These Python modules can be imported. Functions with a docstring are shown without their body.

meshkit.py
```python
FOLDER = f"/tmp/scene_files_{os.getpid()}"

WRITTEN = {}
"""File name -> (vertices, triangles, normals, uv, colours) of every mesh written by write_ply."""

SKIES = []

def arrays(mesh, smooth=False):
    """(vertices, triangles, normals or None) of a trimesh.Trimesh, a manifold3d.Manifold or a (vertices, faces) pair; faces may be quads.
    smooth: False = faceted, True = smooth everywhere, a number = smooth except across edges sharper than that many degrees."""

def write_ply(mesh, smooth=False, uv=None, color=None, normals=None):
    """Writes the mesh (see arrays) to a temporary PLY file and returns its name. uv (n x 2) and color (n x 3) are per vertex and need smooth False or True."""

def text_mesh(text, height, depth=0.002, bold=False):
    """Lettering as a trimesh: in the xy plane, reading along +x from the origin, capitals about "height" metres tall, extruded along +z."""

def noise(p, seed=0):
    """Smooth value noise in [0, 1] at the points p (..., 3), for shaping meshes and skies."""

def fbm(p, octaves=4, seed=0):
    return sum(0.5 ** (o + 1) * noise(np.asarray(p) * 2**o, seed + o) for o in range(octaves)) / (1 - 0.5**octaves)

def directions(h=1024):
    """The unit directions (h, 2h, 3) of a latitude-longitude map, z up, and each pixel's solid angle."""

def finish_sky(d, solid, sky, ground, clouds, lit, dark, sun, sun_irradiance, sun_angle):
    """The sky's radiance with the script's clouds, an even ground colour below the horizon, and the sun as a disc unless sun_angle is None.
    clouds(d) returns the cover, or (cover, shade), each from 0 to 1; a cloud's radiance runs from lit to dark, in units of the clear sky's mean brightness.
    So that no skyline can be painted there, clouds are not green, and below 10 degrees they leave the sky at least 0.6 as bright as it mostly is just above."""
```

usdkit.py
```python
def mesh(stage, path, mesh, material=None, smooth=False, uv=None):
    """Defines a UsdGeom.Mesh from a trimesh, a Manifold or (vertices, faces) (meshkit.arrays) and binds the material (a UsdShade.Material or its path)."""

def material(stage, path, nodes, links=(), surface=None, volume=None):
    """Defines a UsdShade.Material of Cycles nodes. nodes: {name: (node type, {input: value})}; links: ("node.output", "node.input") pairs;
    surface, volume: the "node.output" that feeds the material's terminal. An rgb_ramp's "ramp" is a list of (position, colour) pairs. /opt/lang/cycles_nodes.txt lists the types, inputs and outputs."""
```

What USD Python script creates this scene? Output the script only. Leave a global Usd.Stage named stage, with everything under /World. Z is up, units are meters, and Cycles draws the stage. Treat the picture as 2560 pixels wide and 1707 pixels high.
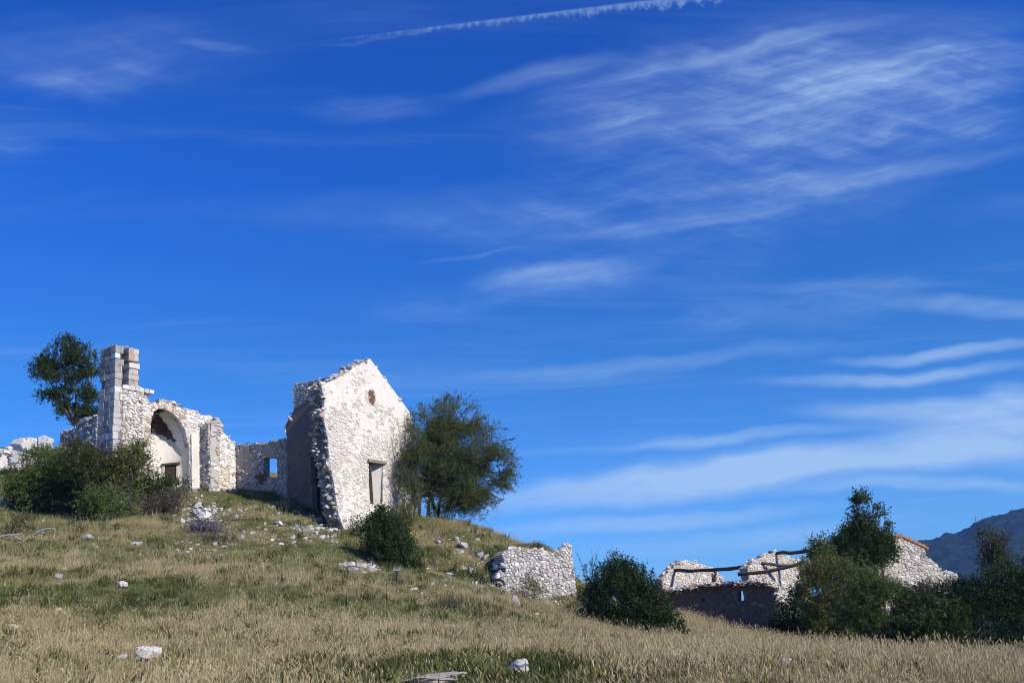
import math, random
import numpy as np, trimesh, usdkit, meshkit
from pxr import Gf, Sdf, Usd, UsdGeom, UsdLux, UsdShade, Vt
from scipy.spatial import Voronoi, ConvexHull
from scipy.interpolate import RBFInterpolator, RegularGridInterpolator
from shapely.geometry import Polygon, Point, LineString, box as sbox
from shapely.ops import unary_union

# ------------------------------------------------------------------ camera, sky, sun, exposure
stage = Usd.Stage.CreateInMemory()
UsdGeom.SetStageUpAxis(stage, UsdGeom.Tokens.z)
UsdGeom.SetStageMetersPerUnit(stage, 1.0)
UsdGeom.Xform.Define(stage, '/World'); UsdGeom.Scope.Define(stage, '/World/Looks')
EXPOSURE = 0.25
SUN_AZ, SUN_EL = math.radians(124.0), math.radians(32)
SUN_I, SKY_STRENGTH = 1.25, 0.071
FP, PITCH, ROLL = 2512.0, math.atan(0.281), 0.0856          # focal length in photo pixels
EYE = np.array([0, 0, 1.6])
_F = np.array([0, math.cos(PITCH), math.sin(PITCH)]); _R0 = np.array([1., 0, 0]); _U0 = np.array([0, -math.sin(PITCH), math.cos(PITCH)])
_R = _R0 * math.cos(ROLL) - _U0 * math.sin(ROLL); _U = _U0 * math.cos(ROLL) + _R0 * math.sin(ROLL)
cam = UsdGeom.Camera.Define(stage, '/World/camera')
_m = Gf.Matrix4d(); _m.SetIdentity()
for i, a in enumerate((_R, _U, -_F)): _m.SetRow(i, Gf.Vec4d(*map(float, a), 0))
_m.SetRow(3, Gf.Vec4d(*map(float, EYE), 1))
cam.AddTransformOp().Set(_m)
cam.CreateHorizontalApertureAttr(36.0); cam.CreateVerticalApertureAttr(36.0 * 682 / 1024)
cam.CreateFocalLengthAttr(36.0 * FP / 2560); cam.CreateClippingRangeAttr(Gf.Vec2f(0.1, 20000))
cam.CreateExposureAttr(EXPOSURE)

def ray(x, y):
    d = _F + _R * (x - 1280) / FP - _U * (y - 853.5) / FP
    return d / np.linalg.norm(d)
def at(x, y, Y):                                            # the point Y metres ahead that a photo pixel shows
    d = ray(x, y); return EYE + d * (Y / d[1])
def on(x, y, P, n):                                         # the point that a photo pixel shows on a vertical plane
    d = ray(x, y); n3 = np.array([n[0], n[1], 0.]); return EYE + d * (((P - EYE) @ n3) / (d @ n3))
def uv(x, y):
    d = ray(x, y); return d[0] / d[1], d[2] / d[1]

class Graph:
    """Collects Cycles nodes; an input given as 'node.output' is a link."""
    def __init__(s): s.n, s.l, s.k = {}, [], 0
    def __call__(s, kind, **inp):
        s.k += 1; name = f'n{s.k}'; vals = {}
        for k, v in inp.items():
            if isinstance(v, str) and '.' in v: s.l.append((v, f'{name}.{k}'))
            else: vals[k] = v
        s.n[name] = (kind, vals); return name
    def math(s, op, a, b=0.0, c=0.0):
        return s('math', math_type=op, value1=a, value2=b, value3=c) + '.value'
    def build(s, name, surface=None, volume=None):
        return usdkit.material(stage, '/World/Looks/' + name, s.n, s.l, surface=surface, volume=volume)

def make_sky():
    g = Graph()
    tc = g('texture_coordinate') + '.generated'
    xyz = g('separate_xyz', vector=tc)
    x, y, z = xyz + '.x', xyz + '.y', xyz + '.z'
    base = g('sky_texture', sky_type='single_scattering', sun_disc=False, sun_elevation=SUN_EL, sun_rotation=SUN_AZ, air_density=1.0, aerosol_density=0.15, ozone_density=2.0, altitude=900.0) + '.color'
    tint = g('rgb_ramp', ramp=[(0.0, (0.33, 0.80, 1.7)), (0.10, (0.37, 0.87, 1.7)), (0.25, (0.27, 0.87, 1.72)), (0.42, (0.145, 0.77, 2.07)), (0.6, (0.125, 0.68, 2.1)), (1.0, (0.12, 0.66, 2.1))], fac=z) + '.color'
    sat = g('mix_color', blend_type='multiply', fac=1.0, a=base, b=tint, use_clamp=False) + '.result'
    yp = g.math('maximum', y, 0.02); zp = g.math('maximum', z, 0.05)
    U = g.math('divide', x, yp); V = g.math('divide', z, yp)
    front = g('map_range', range_type='smoothstep', clamp=True, value=y, from_min=0.1, from_max=0.45) + '.result'
    p = g('combine_xyz', x=U, y=V, z=0.0) + '.vector'
    w1 = g('noise_texture', vector=p, scale=5.0, detail=3.0, roughness=0.55) + '.color'
    w1 = g('vector_math', math_type='subtract', vector1=w1, vector2=(0.5, 0.5, 0.5)) + '.vector'
    w1 = g('vector_math', math_type='scale', vector1=w1, scale=0.05) + '.vector'
    w2 = g('noise_texture', vector=p, scale=22.0, detail=4.0, roughness=0.6) + '.color'
    w2 = g('vector_math', math_type='subtract', vector1=w2, vector2=(0.5, 0.5, 0.5)) + '.vector'
    w2 = g('vector_math', math_type='scale', vector1=w2, scale=0.007) + '.vector'
    pw = g('vector_math', math_type='add', vector1=p, vector2=w1) + '.vector'
    pw = g('vector_math', math_type='add', vector1=pw, vector2=w2) + '.vector'
    def fibre(angle, sx, sy, detail, lo, hi, src):
        m = g('mapping', mapping_type='texture', vector=src, rotation=(0, 0, angle), scale=(1 / sx, 1 / sy, 1)) + '.vector'
        n = g('noise_texture', vector=m, scale=1.0, detail=detail, roughness=0.62) + '.fac'
        return g('map_range', range_type='smoothstep', clamp=True, value=n, from_min=lo, from_max=hi) + '.result'
    def streak(x1, y1, x2, y2, wpx, strength, src=None, soft=1.25):
        (a, b), (c, d) = uv(x1, y1), uv(x2, y2)
        L = math.hypot(c - a, d - b)
        m = g('mapping', mapping_type='texture', vector=src or pw, location=((a + c) / 2, (b + d) / 2, 0), rotation=(0, 0, math.atan2(d - b, c - a)), scale=(L * 0.5 * soft, wpx / FP * soft, 1)) + '.vector'
        r = g('gradient_texture', gradient_type='spherical', vector=m) + '.fac'
        r = g('map_range', range_type='smoothstep', clamp=True, value=r, from_min=0.0, from_max=0.8, to_max=strength) + '.result'
        return r
    f1 = fibre(0.16, 2.2, 12.0, 7.0, 0.30, 0.78, pw)          # soft long fibres
    f5 = fibre(0.11, 5.0, 62.0, 6.0, 0.30, 0.72, pw)          # fine ones
    f6 = fibre(-0.38, 3.5, 38.0, 6.0, 0.36, 0.72, pw)         # fallen, curling the other way
    f4 = fibre(0.5, 3.0, 5.0, 7.0, 0.34, 0.72, pw)            # patches
    f3 = fibre(-0.12, 5.0, 34.0, 5.0, 0.35, 0.75, pw)
    groups = []
    def add(items):
        t = None
        for i in items: t = i if t is None else g.math('add', t, i)
        return t
    wisps = add([streak(1250, 380, 2650, 190, 300, .62), streak(1150, 600, 2300, 470, 170, .40), streak(-200, 150, 700, 120, 150, .20), streak(1900, 300, 2660, 110, 120, .6), streak(1450, 310, 2250, 255, 100, .6),
                 streak(1850, 250, 2600, 345, 80, .45), streak(1150, 720, 1720, 650, 60, .45), streak(1950, 740, 2350, 715, 60, .34), streak(1650, 800, 2200, 790, 50, .3), streak(880, 590, 1500, 510, 60, .25),
                 streak(40, 205, 420, 165, 60, .34), streak(-80, 355, 140, 350, 40, .3), streak(900, 780, 1300, 730, 60, .22), streak(1500, 180, 2250, 90, 90, .3), streak(750, 270, 1150, 250, 50, .2)])
    lines = add([streak(1090, 238, 1560, 128, 36, .24), streak(1520, 190, 2230, 50, 34, .27), streak(1640, 480, 2620, 388, 32, .28), streak(1380, 600, 2000, 510, 22, .24), streak(1020, 660, 1340, 618, 7, .16),
                 streak(1180, 705, 1640, 655, 34, .30), streak(1080, 965, 2180, 858, 28, .24), streak(2240, 752, 2750, 800, 30, .32), streak(440, 88, 650, 128, 16, .12), streak(800, 110, 1100, 60, 8, .1)])
    bands = add([streak(2080, 905, 2660, 860, 20, .6), streak(1900, 970, 2600, 915, 20, .55), streak(1980, 1035, 2700, 1010, 36, .7), streak(2150, 1100, 2800, 1050, 55, .75), streak(1500, 1130, 2250, 1060, 18, .45),
                 streak(1050, 1265, 2400, 1130, 46, .85), streak(1500, 1190, 2700, 1110, 50, .7), streak(1150, 1330, 2050, 1265, 26, .55), streak(1900, 1225, 2700, 1195, 22, .5), streak(1400, 1390, 2300, 1300, 30, .35), streak(2450, 980, 2640, 1000, 30, .4)])
    tex = g.math('multiply', g.math('add', g.math('multiply', f1, 0.75), g.math('multiply', f6, 0.35)), g.math('add', 0.46, g.math('multiply', f5, 0.58)))
    tex = g.math('add', g.math('multiply', tex, g.math('add', 0.45, g.math('multiply', f4, 0.75))), g.math('multiply', f4, 0.12))
    wisps = g.math('multiply', g.math('minimum', wisps, 0.8), g.math('multiply', tex, 1.15))
    lines = g.math('multiply', lines, g.math('add', 0.35, g.math('multiply', g.math('add', f5, f4), 0.4)))
    wisps = g.math('add', wisps, lines)
    bands = g.math('multiply', bands, g.math('add', 0.55, g.math('multiply', g.math('add', f3, f5), 0.34)))
    # the condensation trail with its hanging teeth
    (a, b), (c, d) = uv(640, 122), uv(1830, -12); ang = math.atan2(d - b, c - a)
    m = g('mapping', mapping_type='texture', vector=p, location=(a, b, 0), rotation=(0, 0, ang), scale=(math.hypot(c - a, d - b), 1, 1)) + '.vector'
    ms = g('separate_xyz', vector=m); al, pe = ms + '.x', ms + '.y'
    alw = g('map_range', range_type='linear', clamp=True, value=al, from_min=0.0, from_max=1.0, to_min=0.0012, to_max=0.0085) + '.result'
    tv = g('combine_xyz', x=g.math('multiply', al, 62.0), y=g.math('multiply', pe, 60.0), z=0.0) + '.vector'
    tn = g('noise_texture', vector=tv, scale=1.0, detail=3.0, roughness=0.6) + '.fac'
    low = g.math('multiply', alw, g('map_range', range_type='smoothstep', clamp=True, value=tn, from_min=0.36, from_max=0.72, to_min=-0.5, to_max=-1.75) + '.result')
    tm = g('map_range', range_type='smoothstep', clamp=True, value=g.math('subtract', pe, low), from_min=-0.002, from_max=0.010) + '.result'
    tt = g('map_range', range_type='smoothstep', clamp=True, value=g.math('subtract', alw, pe), from_min=0.0, from_max=0.004) + '.result'
    te = g('map_range', range_type='smoothstep', clamp=True, value=al, from_min=0.0, from_max=0.35, to_max=0.34) + '.result'
    tend = g('map_range', range_type='smoothstep', clamp=True, value=al, from_min=0.93, from_max=1.02, to_min=1.0, to_max=0.0) + '.result'
    trail = g.math('multiply', g.math('multiply', tm, tt), g.math('multiply', te, tend))
    trail = g.math('multiply', trail, g('map_range', clamp=True, value=tn, from_min=0.3, from_max=0.65, to_min=0.55, to_max=1.0) + '.result')
    cover = g.math('multiply', g.math('add', g.math('add', wisps, bands), trail), front)
    # thin cirrus over the whole of the sky, in the plane of a high cloud layer
    lay = g('combine_xyz', x=g.math('divide', x, zp), y=g.math('divide', y, zp), z=0.0) + '.vector'
    lm = g('mapping', mapping_type='texture', vector=lay, rotation=(0, 0, 0.25), scale=(2.2, 0.5, 1)) + '.vector'
    ln = g('noise_texture', vector=lm, scale=1.0, detail=7.0, roughness=0.6, distortion=0.6) + '.fac'
    ln = g('map_range', range_type='smoothstep', clamp=True, value=ln, from_min=0.48, from_max=0.85, to_max=0.22) + '.result'
    cover = g.math('minimum', g.math('add', cover, ln), 0.8)
    up = g('map_range', range_type='smoothstep', clamp=True, value=z, from_min=0.0, from_max=0.05) + '.result'
    cover = g.math('multiply', cover, up)
    col = g('mix_color', blend_type='mix', fac=cover, a=sat, b=(CLOUD[0], CLOUD[1], CLOUD[2])) + '.result'
    bg = g('background_shader', color=col, strength=SKY_STRENGTH) + '.background'
    return g.build('sky_material', surface=bg)
CLOUD = (5.1, 7.4, 10.8)
dome = UsdLux.DomeLight.Define(stage, '/World/sky')
UsdShade.MaterialBindingAPI.Apply(dome.GetPrim()).Bind(make_sky())
dome.GetPrim().SetCustomDataByKey('kind', 'structure'); dome.GetPrim().SetCustomDataByKey('label', 'deep blue sky with thin streaks of high white cloud'); dome.GetPrim().SetCustomDataByKey('category', 'sky')
sun = UsdLux.DistantLight.Define(stage, '/World/sun')
sun.CreateIntensityAttr(SUN_I); sun.CreateAngleAttr(0.5); sun.CreateNormalizeAttr(True); sun.CreateColorAttr(Gf.Vec3f(1.0, 0.94, 0.84))
SD = np.array([math.sin(SUN_AZ) * math.cos(SUN_EL), math.cos(SUN_AZ) * math.cos(SUN_EL), math.sin(SUN_EL)])
_x = np.cross([0, 0, 1], SD); _x /= np.linalg.norm(_x); _y = np.cross(SD, _x)
_m = Gf.Matrix4d(); _m.SetIdentity()
for i, a in enumerate((_x, _y, SD)): _m.SetRow(i, Gf.Vec4d(*map(float, a), 0))
sun.AddTransformOp().Set(_m)

# ------------------------------------------------------------------ names, things, parts
RNG = np.random.default_rng(7)
used = {}
def numbered(parent, name):
    k = used.get((parent, name), -1) + 1; used[(parent, name)] = k
    return f'{parent}/{name}' if k == 0 else f'{parent}/{name}_{k:03d}'
class Thing:
    def __init__(s, name, label, cat, base=(0, 0, 0), group=None, kind=None):
        s.base = np.array(base, float); s.path = numbered('/World', name)
        x = UsdGeom.Xform.Define(stage, s.path); x.AddTranslateOp().Set(Gf.Vec3d(*map(float, s.base))); tag(x.GetPrim(), label, cat, group, kind)
    def part(s, name, mesh, mat, under=None, kind=None, label=None, smooth=False):
        v, f = vf(mesh); path = numbered(under or s.path, name)
        p = usdkit.mesh(stage, path, (v - s.base, f), MAT[mat], smooth=smooth).GetPrim()
        if kind: p.SetCustomDataByKey('kind', kind)
        if label: p.SetCustomDataByKey('label', label)
        return path
def tag(p, label=None, cat=None, group=None, kind=None):
    for k, v in (('label', label), ('category', cat), ('group', group), ('kind', kind)):
        if v: p.SetCustomDataByKey(k, v)
def vf(m):
    if isinstance(m, tuple): return np.asarray(m[0], float), np.asarray(m[1], int)
    return np.asarray(m.vertices, float), np.asarray(m.faces, int)
def join(ms):
    vs, fs, k = [], [], 0
    for m in ms:
        v, f = vf(m); vs.append(v); fs.append(f + k); k += len(v)
    return np.vstack(vs), np.vstack(fs)
def single(name, mesh, mat, label, cat, base, group=None, kind=None, smooth=False):
    v, f = vf(mesh); base = np.asarray(base, float); path = numbered('/World', name)
    m = usdkit.mesh(stage, path, (v - base, f), MAT[mat], smooth=smooth)
    m.AddTranslateOp().Set(Gf.Vec3d(*map(float, base))); tag(m.GetPrim(), label, cat, group, kind); return path

# ------------------------------------------------------------------ materials
MAT = {}
def mat_stone(name, dark, mid, light, scale=2.2, bump=0.6, stain=0.35, fine=26.0):
    g = Graph(); pos = g('geometry'); P = pos + '.position'
    n1 = g('noise_texture', vector=P, scale=scale, detail=6.0, roughness=0.65) + '.fac'
    r = g.math('add', pos + '.random_per_island', g('object_info') + '.random'); r = g.math('fraction', r)
    k = g.math('add', g.math('multiply', n1, 0.75), g.math('multiply', g.math('subtract', r, 0.5), 0.42)); k = g.math('add', k, 0.125)
    c = g('rgb_ramp', ramp=[(0.22, dark), (0.5, mid), (0.75, light)], fac=k) + '.color'
    n2 = g('noise_texture', vector=P, scale=0.55, detail=5.0, roughness=0.7) + '.fac'
    s = g('map_range', range_type='smoothstep', clamp=True, value=n2, from_min=0.5, from_max=0.7, to_max=stain) + '.result'
    c = g('mix_color', fac=s, a=c, b=tuple(np.array(dark) * 0.8)) + '.result'
    n3 = g('noise_texture', vector=P, scale=fine, detail=5.0, roughness=0.7) + '.fac'
    b = g('bump', height=n3, strength=bump, distance=0.03) + '.normal'
    MAT[name] = g.build(name, surface=g('principled_bsdf', base_color=c, roughness=0.92, specular_ior_level=0.2, normal=b) + '.BSDF')
def mat_plaster(name, base, stone, dirt, amount=0.4):
    g = Graph(); P = g('geometry') + '.position'
    n1 = g('noise_texture', vector=P, scale=1.1, detail=8.0, roughness=0.7) + '.fac'
    k = g('map_range', range_type='smoothstep', clamp=True, value=n1, from_min=0.42, from_max=0.66, to_max=amount) + '.result'
    c = g('mix_color', fac=k, a=base, b=stone) + '.result'
    sv = g('mapping', vector=P, scale=(3.0, 3.0, 0.35)) + '.vector'                 # rain streaks
    n2 = g('noise_texture', vector=sv, scale=1.6, detail=5.0, roughness=0.65) + '.fac'
    k2 = g('map_range', range_type='smoothstep', clamp=True, value=n2, from_min=0.52, from_max=0.75, to_max=0.45) + '.result'
    c = g('mix_color', fac=k2, a=c, b=dirt) + '.result'
    n3 = g('noise_texture', vector=P, scale=14.0, detail=6.0, roughness=0.7) + '.fac'
    b = g('bump', height=n3, strength=0.55, distance=0.05) + '.normal'
    MAT[name] = g.build(name, surface=g('principled_bsdf', base_color=c, roughness=0.95, specular_ior_level=0.15, normal=b) + '.BSDF')
def mat_leaf(name, a, b, trans=0.3, spec=0.3):
    g = Graph(); ge = g('geometry'); oi = g('object_info')
    r = g.math('fraction', g.math('add', ge + '.random_per_island', oi + '.random'))
    n = g('noise_texture', vector=ge + '.position', scale=1.3, detail=2.0) + '.fac'
    k = g.math('add', g.math('multiply', r, 0.6), g.math('multiply', g.math('subtract', n, 0.3), 0.9))
    c = g('rgb_ramp', ramp=[(0.1, a), (0.9, b)], fac=k) + '.color'
    d = g('principled_bsdf', base_color=c, roughness=0.55, specular_ior_level=spec) + '.BSDF'
    t = g('translucent_bsdf', color=c) + '.BSDF'
    MAT[name] = g.build(name, surface=g('mix_closure', fac=trans, closure1=d, closure2=t) + '.closure')
def mat_wood(name, a, b):
    g = Graph(); P = g('geometry') + '.position'
    n = g('noise_texture', vector=P, scale=9.0, detail=6.0, roughness=0.7, distortion=1.0) + '.fac'
    c = g('rgb_ramp', ramp=[(0.3, a), (0.7, b)], fac=n) + '.color'
    bm = g('bump', height=n, strength=0.6, distance=0.03) + '.normal'
    MAT[name] = g.build(name, surface=g('principled_bsdf', base_color=c, roughness=0.85, specular_ior_level=0.2, normal=bm) + '.BSDF')
def mat_ground():
    g = Graph(); P = g('geometry') + '.position'
    n1 = g('noise_texture', vector=P, scale=0.35, detail=6.0, roughness=0.65) + '.fac'
    n2 = g('noise_texture', vector=P, scale=3.5, detail=6.0, roughness=0.7) + '.fac'
    k = g.math('add', g.math('multiply', n1, 0.6), g.math('multiply', n2, 0.4))
    c = g('rgb_ramp', ramp=[(0.3, (0.085, 0.085, 0.034)), (0.47, (0.15, 0.135, 0.06)), (0.6, (0.21, 0.165, 0.085)), (0.75, (0.27, 0.22, 0.14))], fac=k) + '.color'
    b = g('bump', height=n2, strength=0.9, distance=0.15) + '.normal'
    MAT['ground'] = g.build('ground', surface=g('principled_bsdf', base_color=c, roughness=1.0, specular_ior_level=0.1, normal=b) + '.BSDF')
def mat_hill():
    g = Graph(); P = g('geometry') + '.position'
    n = g('noise_texture', vector=P, scale=0.035, detail=9.0, roughness=0.78) + '.fac'
    c = g('rgb_ramp', ramp=[(0.38, (0.003, 0.008, 0.003)), (0.54, (0.014, 0.026, 0.010)), (0.66, (0.05, 0.055, 0.028))], fac=n) + '.color'
    MAT['hill'] = g.build('hill', surface=g('principled_bsdf', base_color=c, roughness=1.0, specular_ior_level=0.05) + '.BSDF')
mat_stone('stone_pale', (0.30, 0.27, 0.24), (0.52, 0.485, 0.44), (0.66, 0.63, 0.585))
mat_stone('stone_white', (0.46, 0.42, 0.37), (0.63, 0.59, 0.54), (0.72, 0.69, 0.65), stain=0.15)
mat_stone('stone_grey', (0.20, 0.195, 0.19), (0.38, 0.37, 0.36), (0.52, 0.51, 0.50))
mat_stone('stone_warm', (0.26, 0.205, 0.16), (0.45, 0.38, 0.31), (0.58, 0.52, 0.45))
mat_stone('stone_ashlar', (0.15, 0.14, 0.135), (0.29, 0.275, 0.265), (0.41, 0.395, 0.385), scale=4.0, stain=0.5)
mat_stone('stone_corner', (0.22, 0.205, 0.20), (0.40, 0.38, 0.37), (0.52, 0.50, 0.49), scale=4.0, stain=0.3)
mat_stone('stone_quoin', (0.40, 0.38, 0.37), (0.54, 0.52, 0.51), (0.64, 0.62, 0.61), scale=3.0, stain=0.15)
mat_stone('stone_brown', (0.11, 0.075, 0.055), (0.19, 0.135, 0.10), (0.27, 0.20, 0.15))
mat_stone('rock', (0.20, 0.195, 0.19), (0.42, 0.41, 0.40), (0.60, 0.59, 0.58), scale=5.0, bump=0.9, stain=0.5)
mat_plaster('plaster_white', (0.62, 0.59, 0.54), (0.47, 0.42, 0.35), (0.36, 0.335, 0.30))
mat_plaster('plaster_warm', (0.55, 0.49, 0.41), (0.44, 0.36, 0.28), (0.34, 0.29, 0.23))
mat_plaster('plaster_grey', (0.42, 0.395, 0.36), (0.33, 0.30, 0.26), (0.24, 0.22, 0.19))
mat_plaster('mortar_joint_shade', (0.47, 0.42, 0.36), (0.40, 0.345, 0.285), (0.31, 0.27, 0.23), 0.6)  # gable mortar, toned down to carry the shade between its stones
mat_plaster('mortar', (0.40, 0.36, 0.31), (0.29, 0.25, 0.21), (0.19, 0.165, 0.14), 0.7)
mat_plaster('mortar_dark', (0.20, 0.175, 0.15), (0.14, 0.12, 0.10), (0.10, 0.085, 0.07), 0.7)
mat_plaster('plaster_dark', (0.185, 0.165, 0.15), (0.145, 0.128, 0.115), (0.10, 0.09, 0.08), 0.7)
mat_plaster('plaster_ochre', (0.50, 0.38, 0.21), (0.45, 0.31, 0.16), (0.30, 0.24, 0.16))
mat_plaster('vault_brown', (0.13, 0.075, 0.055), (0.18, 0.11, 0.08), (0.085, 0.055, 0.042), 0.8)
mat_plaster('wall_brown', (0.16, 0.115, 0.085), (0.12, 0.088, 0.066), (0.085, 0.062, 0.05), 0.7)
mat_wood('wood_dark', (0.035, 0.028, 0.024), (0.10, 0.082, 0.07))
mat_wood('wood_grey', (0.11, 0.095, 0.08), (0.27, 0.25, 0.22))
mat_wood('bark', (0.05, 0.042, 0.034), (0.14, 0.12, 0.10))
mat_wood('bark_pale', (0.25, 0.235, 0.21), (0.42, 0.40, 0.37))
mat_wood('tile', (0.10, 0.032, 0.024), (0.24, 0.085, 0.055))
mat_wood('tile_orange', (0.24, 0.10, 0.05), (0.42, 0.21, 0.115))
mat_wood('metal_grey', (0.10, 0.10, 0.11), (0.2, 0.2, 0.21))
mat_leaf('leaf_dark', (0.012, 0.030, 0.005), (0.05, 0.085, 0.014), 0.25)
mat_leaf('leaf_mid', (0.030, 0.052, 0.010), (0.12, 0.165, 0.035), 0.35)
mat_leaf('leaf_olive', (0.036, 0.050, 0.010), (0.155, 0.165, 0.036))
mat_leaf('leaf_grey', (0.030, 0.048, 0.014), (0.115, 0.135, 0.042))
mat_leaf('leaf_fresh', (0.04, 0.07, 0.016), (0.13, 0.18, 0.045))
mat_leaf('twig_brown', (0.06, 0.045, 0.03), (0.16, 0.125, 0.085), 0.1)
mat_leaf('lavender', (0.085, 0.075, 0.11), (0.20, 0.165, 0.27), 0.2)
mat_leaf('grass_dry', (0.31, 0.245, 0.12), (0.63, 0.525, 0.305), 0.25, 0.2)
mat_leaf('grass_tan', (0.21, 0.165, 0.065), (0.43, 0.35, 0.155), 0.25, 0.2)
mat_leaf('grass_green', (0.125, 0.138, 0.045), (0.285, 0.292, 0.115), 0.3, 0.2)
mat_leaf('grass_grey', (0.11, 0.13, 0.05), (0.24, 0.26, 0.11), 0.3, 0.2)
mat_ground(); mat_hill()

# ------------------------------------------------------------------ planes of the ruin
A = 0.55
A_E = math.pi / 2 - A
GE = np.array([math.sin(A), math.cos(A)]); GN = np.array([math.cos(A), -math.sin(A)])   # along the gable, and out of its front
P0 = at(835, 1150, 50)
class Plane:
    """A vertical plane: s metres along e from its origin, z up, outward normal n."""
    def __init__(s, P, e, n): s.P, s.e, s.n = np.asarray(P, float), np.asarray(e, float), np.asarray(n, float); s.flip = s.e[0] * s.n[1] - s.e[1] * s.n[0] > 0
    def sz(s, x, y): q = on(x, y, s.P, s.n); return float((q - s.P)[:2] @ s.e), float(q[2])
    def poly(s, pts): return [s.sz(*q) for q in pts]
    def world(s, sz, out=0.0):
        sz = np.atleast_2d(np.asarray(sz, float)); o = np.broadcast_to(np.asarray(out, float), (len(sz),))
        xy = s.P[:2] + sz[:, :1] * s.e + o[:, None] * s.n
        return np.column_stack([xy, sz[:, 1]])
PG = Plane(P0, GE, GN)
NAVE_W = 1.6
PN = Plane(P0 + np.array([*(GE * NAVE_W), 0]), -GN, -GE)            # the wall that runs back from the gable; s = metres back
_c = on(590, 1160, PN.P, PN.n); NAVE_L = float((_c - PN.P)[:2] @ PN.e)
PA = Plane(P0 - np.array([*(GN * NAVE_L), 0]), GE, GN)              # the end wall with the arch and the belfry

# ------------------------------------------------------------------ terrain
ctl = []
def cp(x, y, Y): ctl.append(at(x, y, Y))
for q in ((0, 1707, 14), (640, 1707, 13.5), (1280, 1707, 13), (1900, 1707, 12.5), (2560, 1716, 12), (0, 1640, 17.5), (640, 1640, 17.5), (1280, 1640, 18), (1900, 1664, 18.5), (2560, 1690, 18),
          (2560, 1682, 24), (2300, 1674, 26), (2000, 1660, 28), (1800, 1644, 30), (1600, 1618, 33), (1440, 1574, 36), (0, 1560, 22), (640, 1560, 23), (1100, 1565, 26),
          (0, 1480, 28), (640, 1490, 29), (1000, 1505, 32), (1300, 1520, 36), (0, 1400, 36), (400, 1405, 37), (800, 1432, 37), (1000, 1462, 39), (1200, 1480, 41),
          (0, 1310, 46), (300, 1320, 46), (600, 1345, 44), (800, 1375, 43.5), (960, 1425, 43), (1100, 1440, 44), (1260, 1485, 45.7), (1200, 1440, 46), (1150, 1390, 48), (1240, 1390, 48.5),
          (1200, 1328, 57), (1090, 1302, 55.5), (1020, 1290, 55), (700, 1300, 48), (550, 1270, 50), (450, 1262, 51), (250, 1270, 50), (100, 1280, 49.5), (0, 1240, 53), (0, 1180, 60), (60, 1130, 65), (1270, 1495, 45.8), (1360, 1505, 46.4)):
    cp(*q)
ctl.append(PG.world([PG.sz(872, 1332)])[0]); ctl.append(PG.world([PG.sz(940, 1325)])[0] + [0, 0, 0.25]); ctl.append(PG.world([(6.4, 7.3)])[0])
for q in ((745, 1265), (690, 1232), (600, 1222)): ctl.append(PN.world([PN.sz(*q)])[0])
for q in ((540, 1232), (470, 1228), (380, 1226)): ctl.append(PA.world([PA.sz(*q)])[0])
ctl.append(at(430, 1246, 55)); ctl.append(at(250, 1165, 58)); ctl.append(at(160, 1125, 62))
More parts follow.
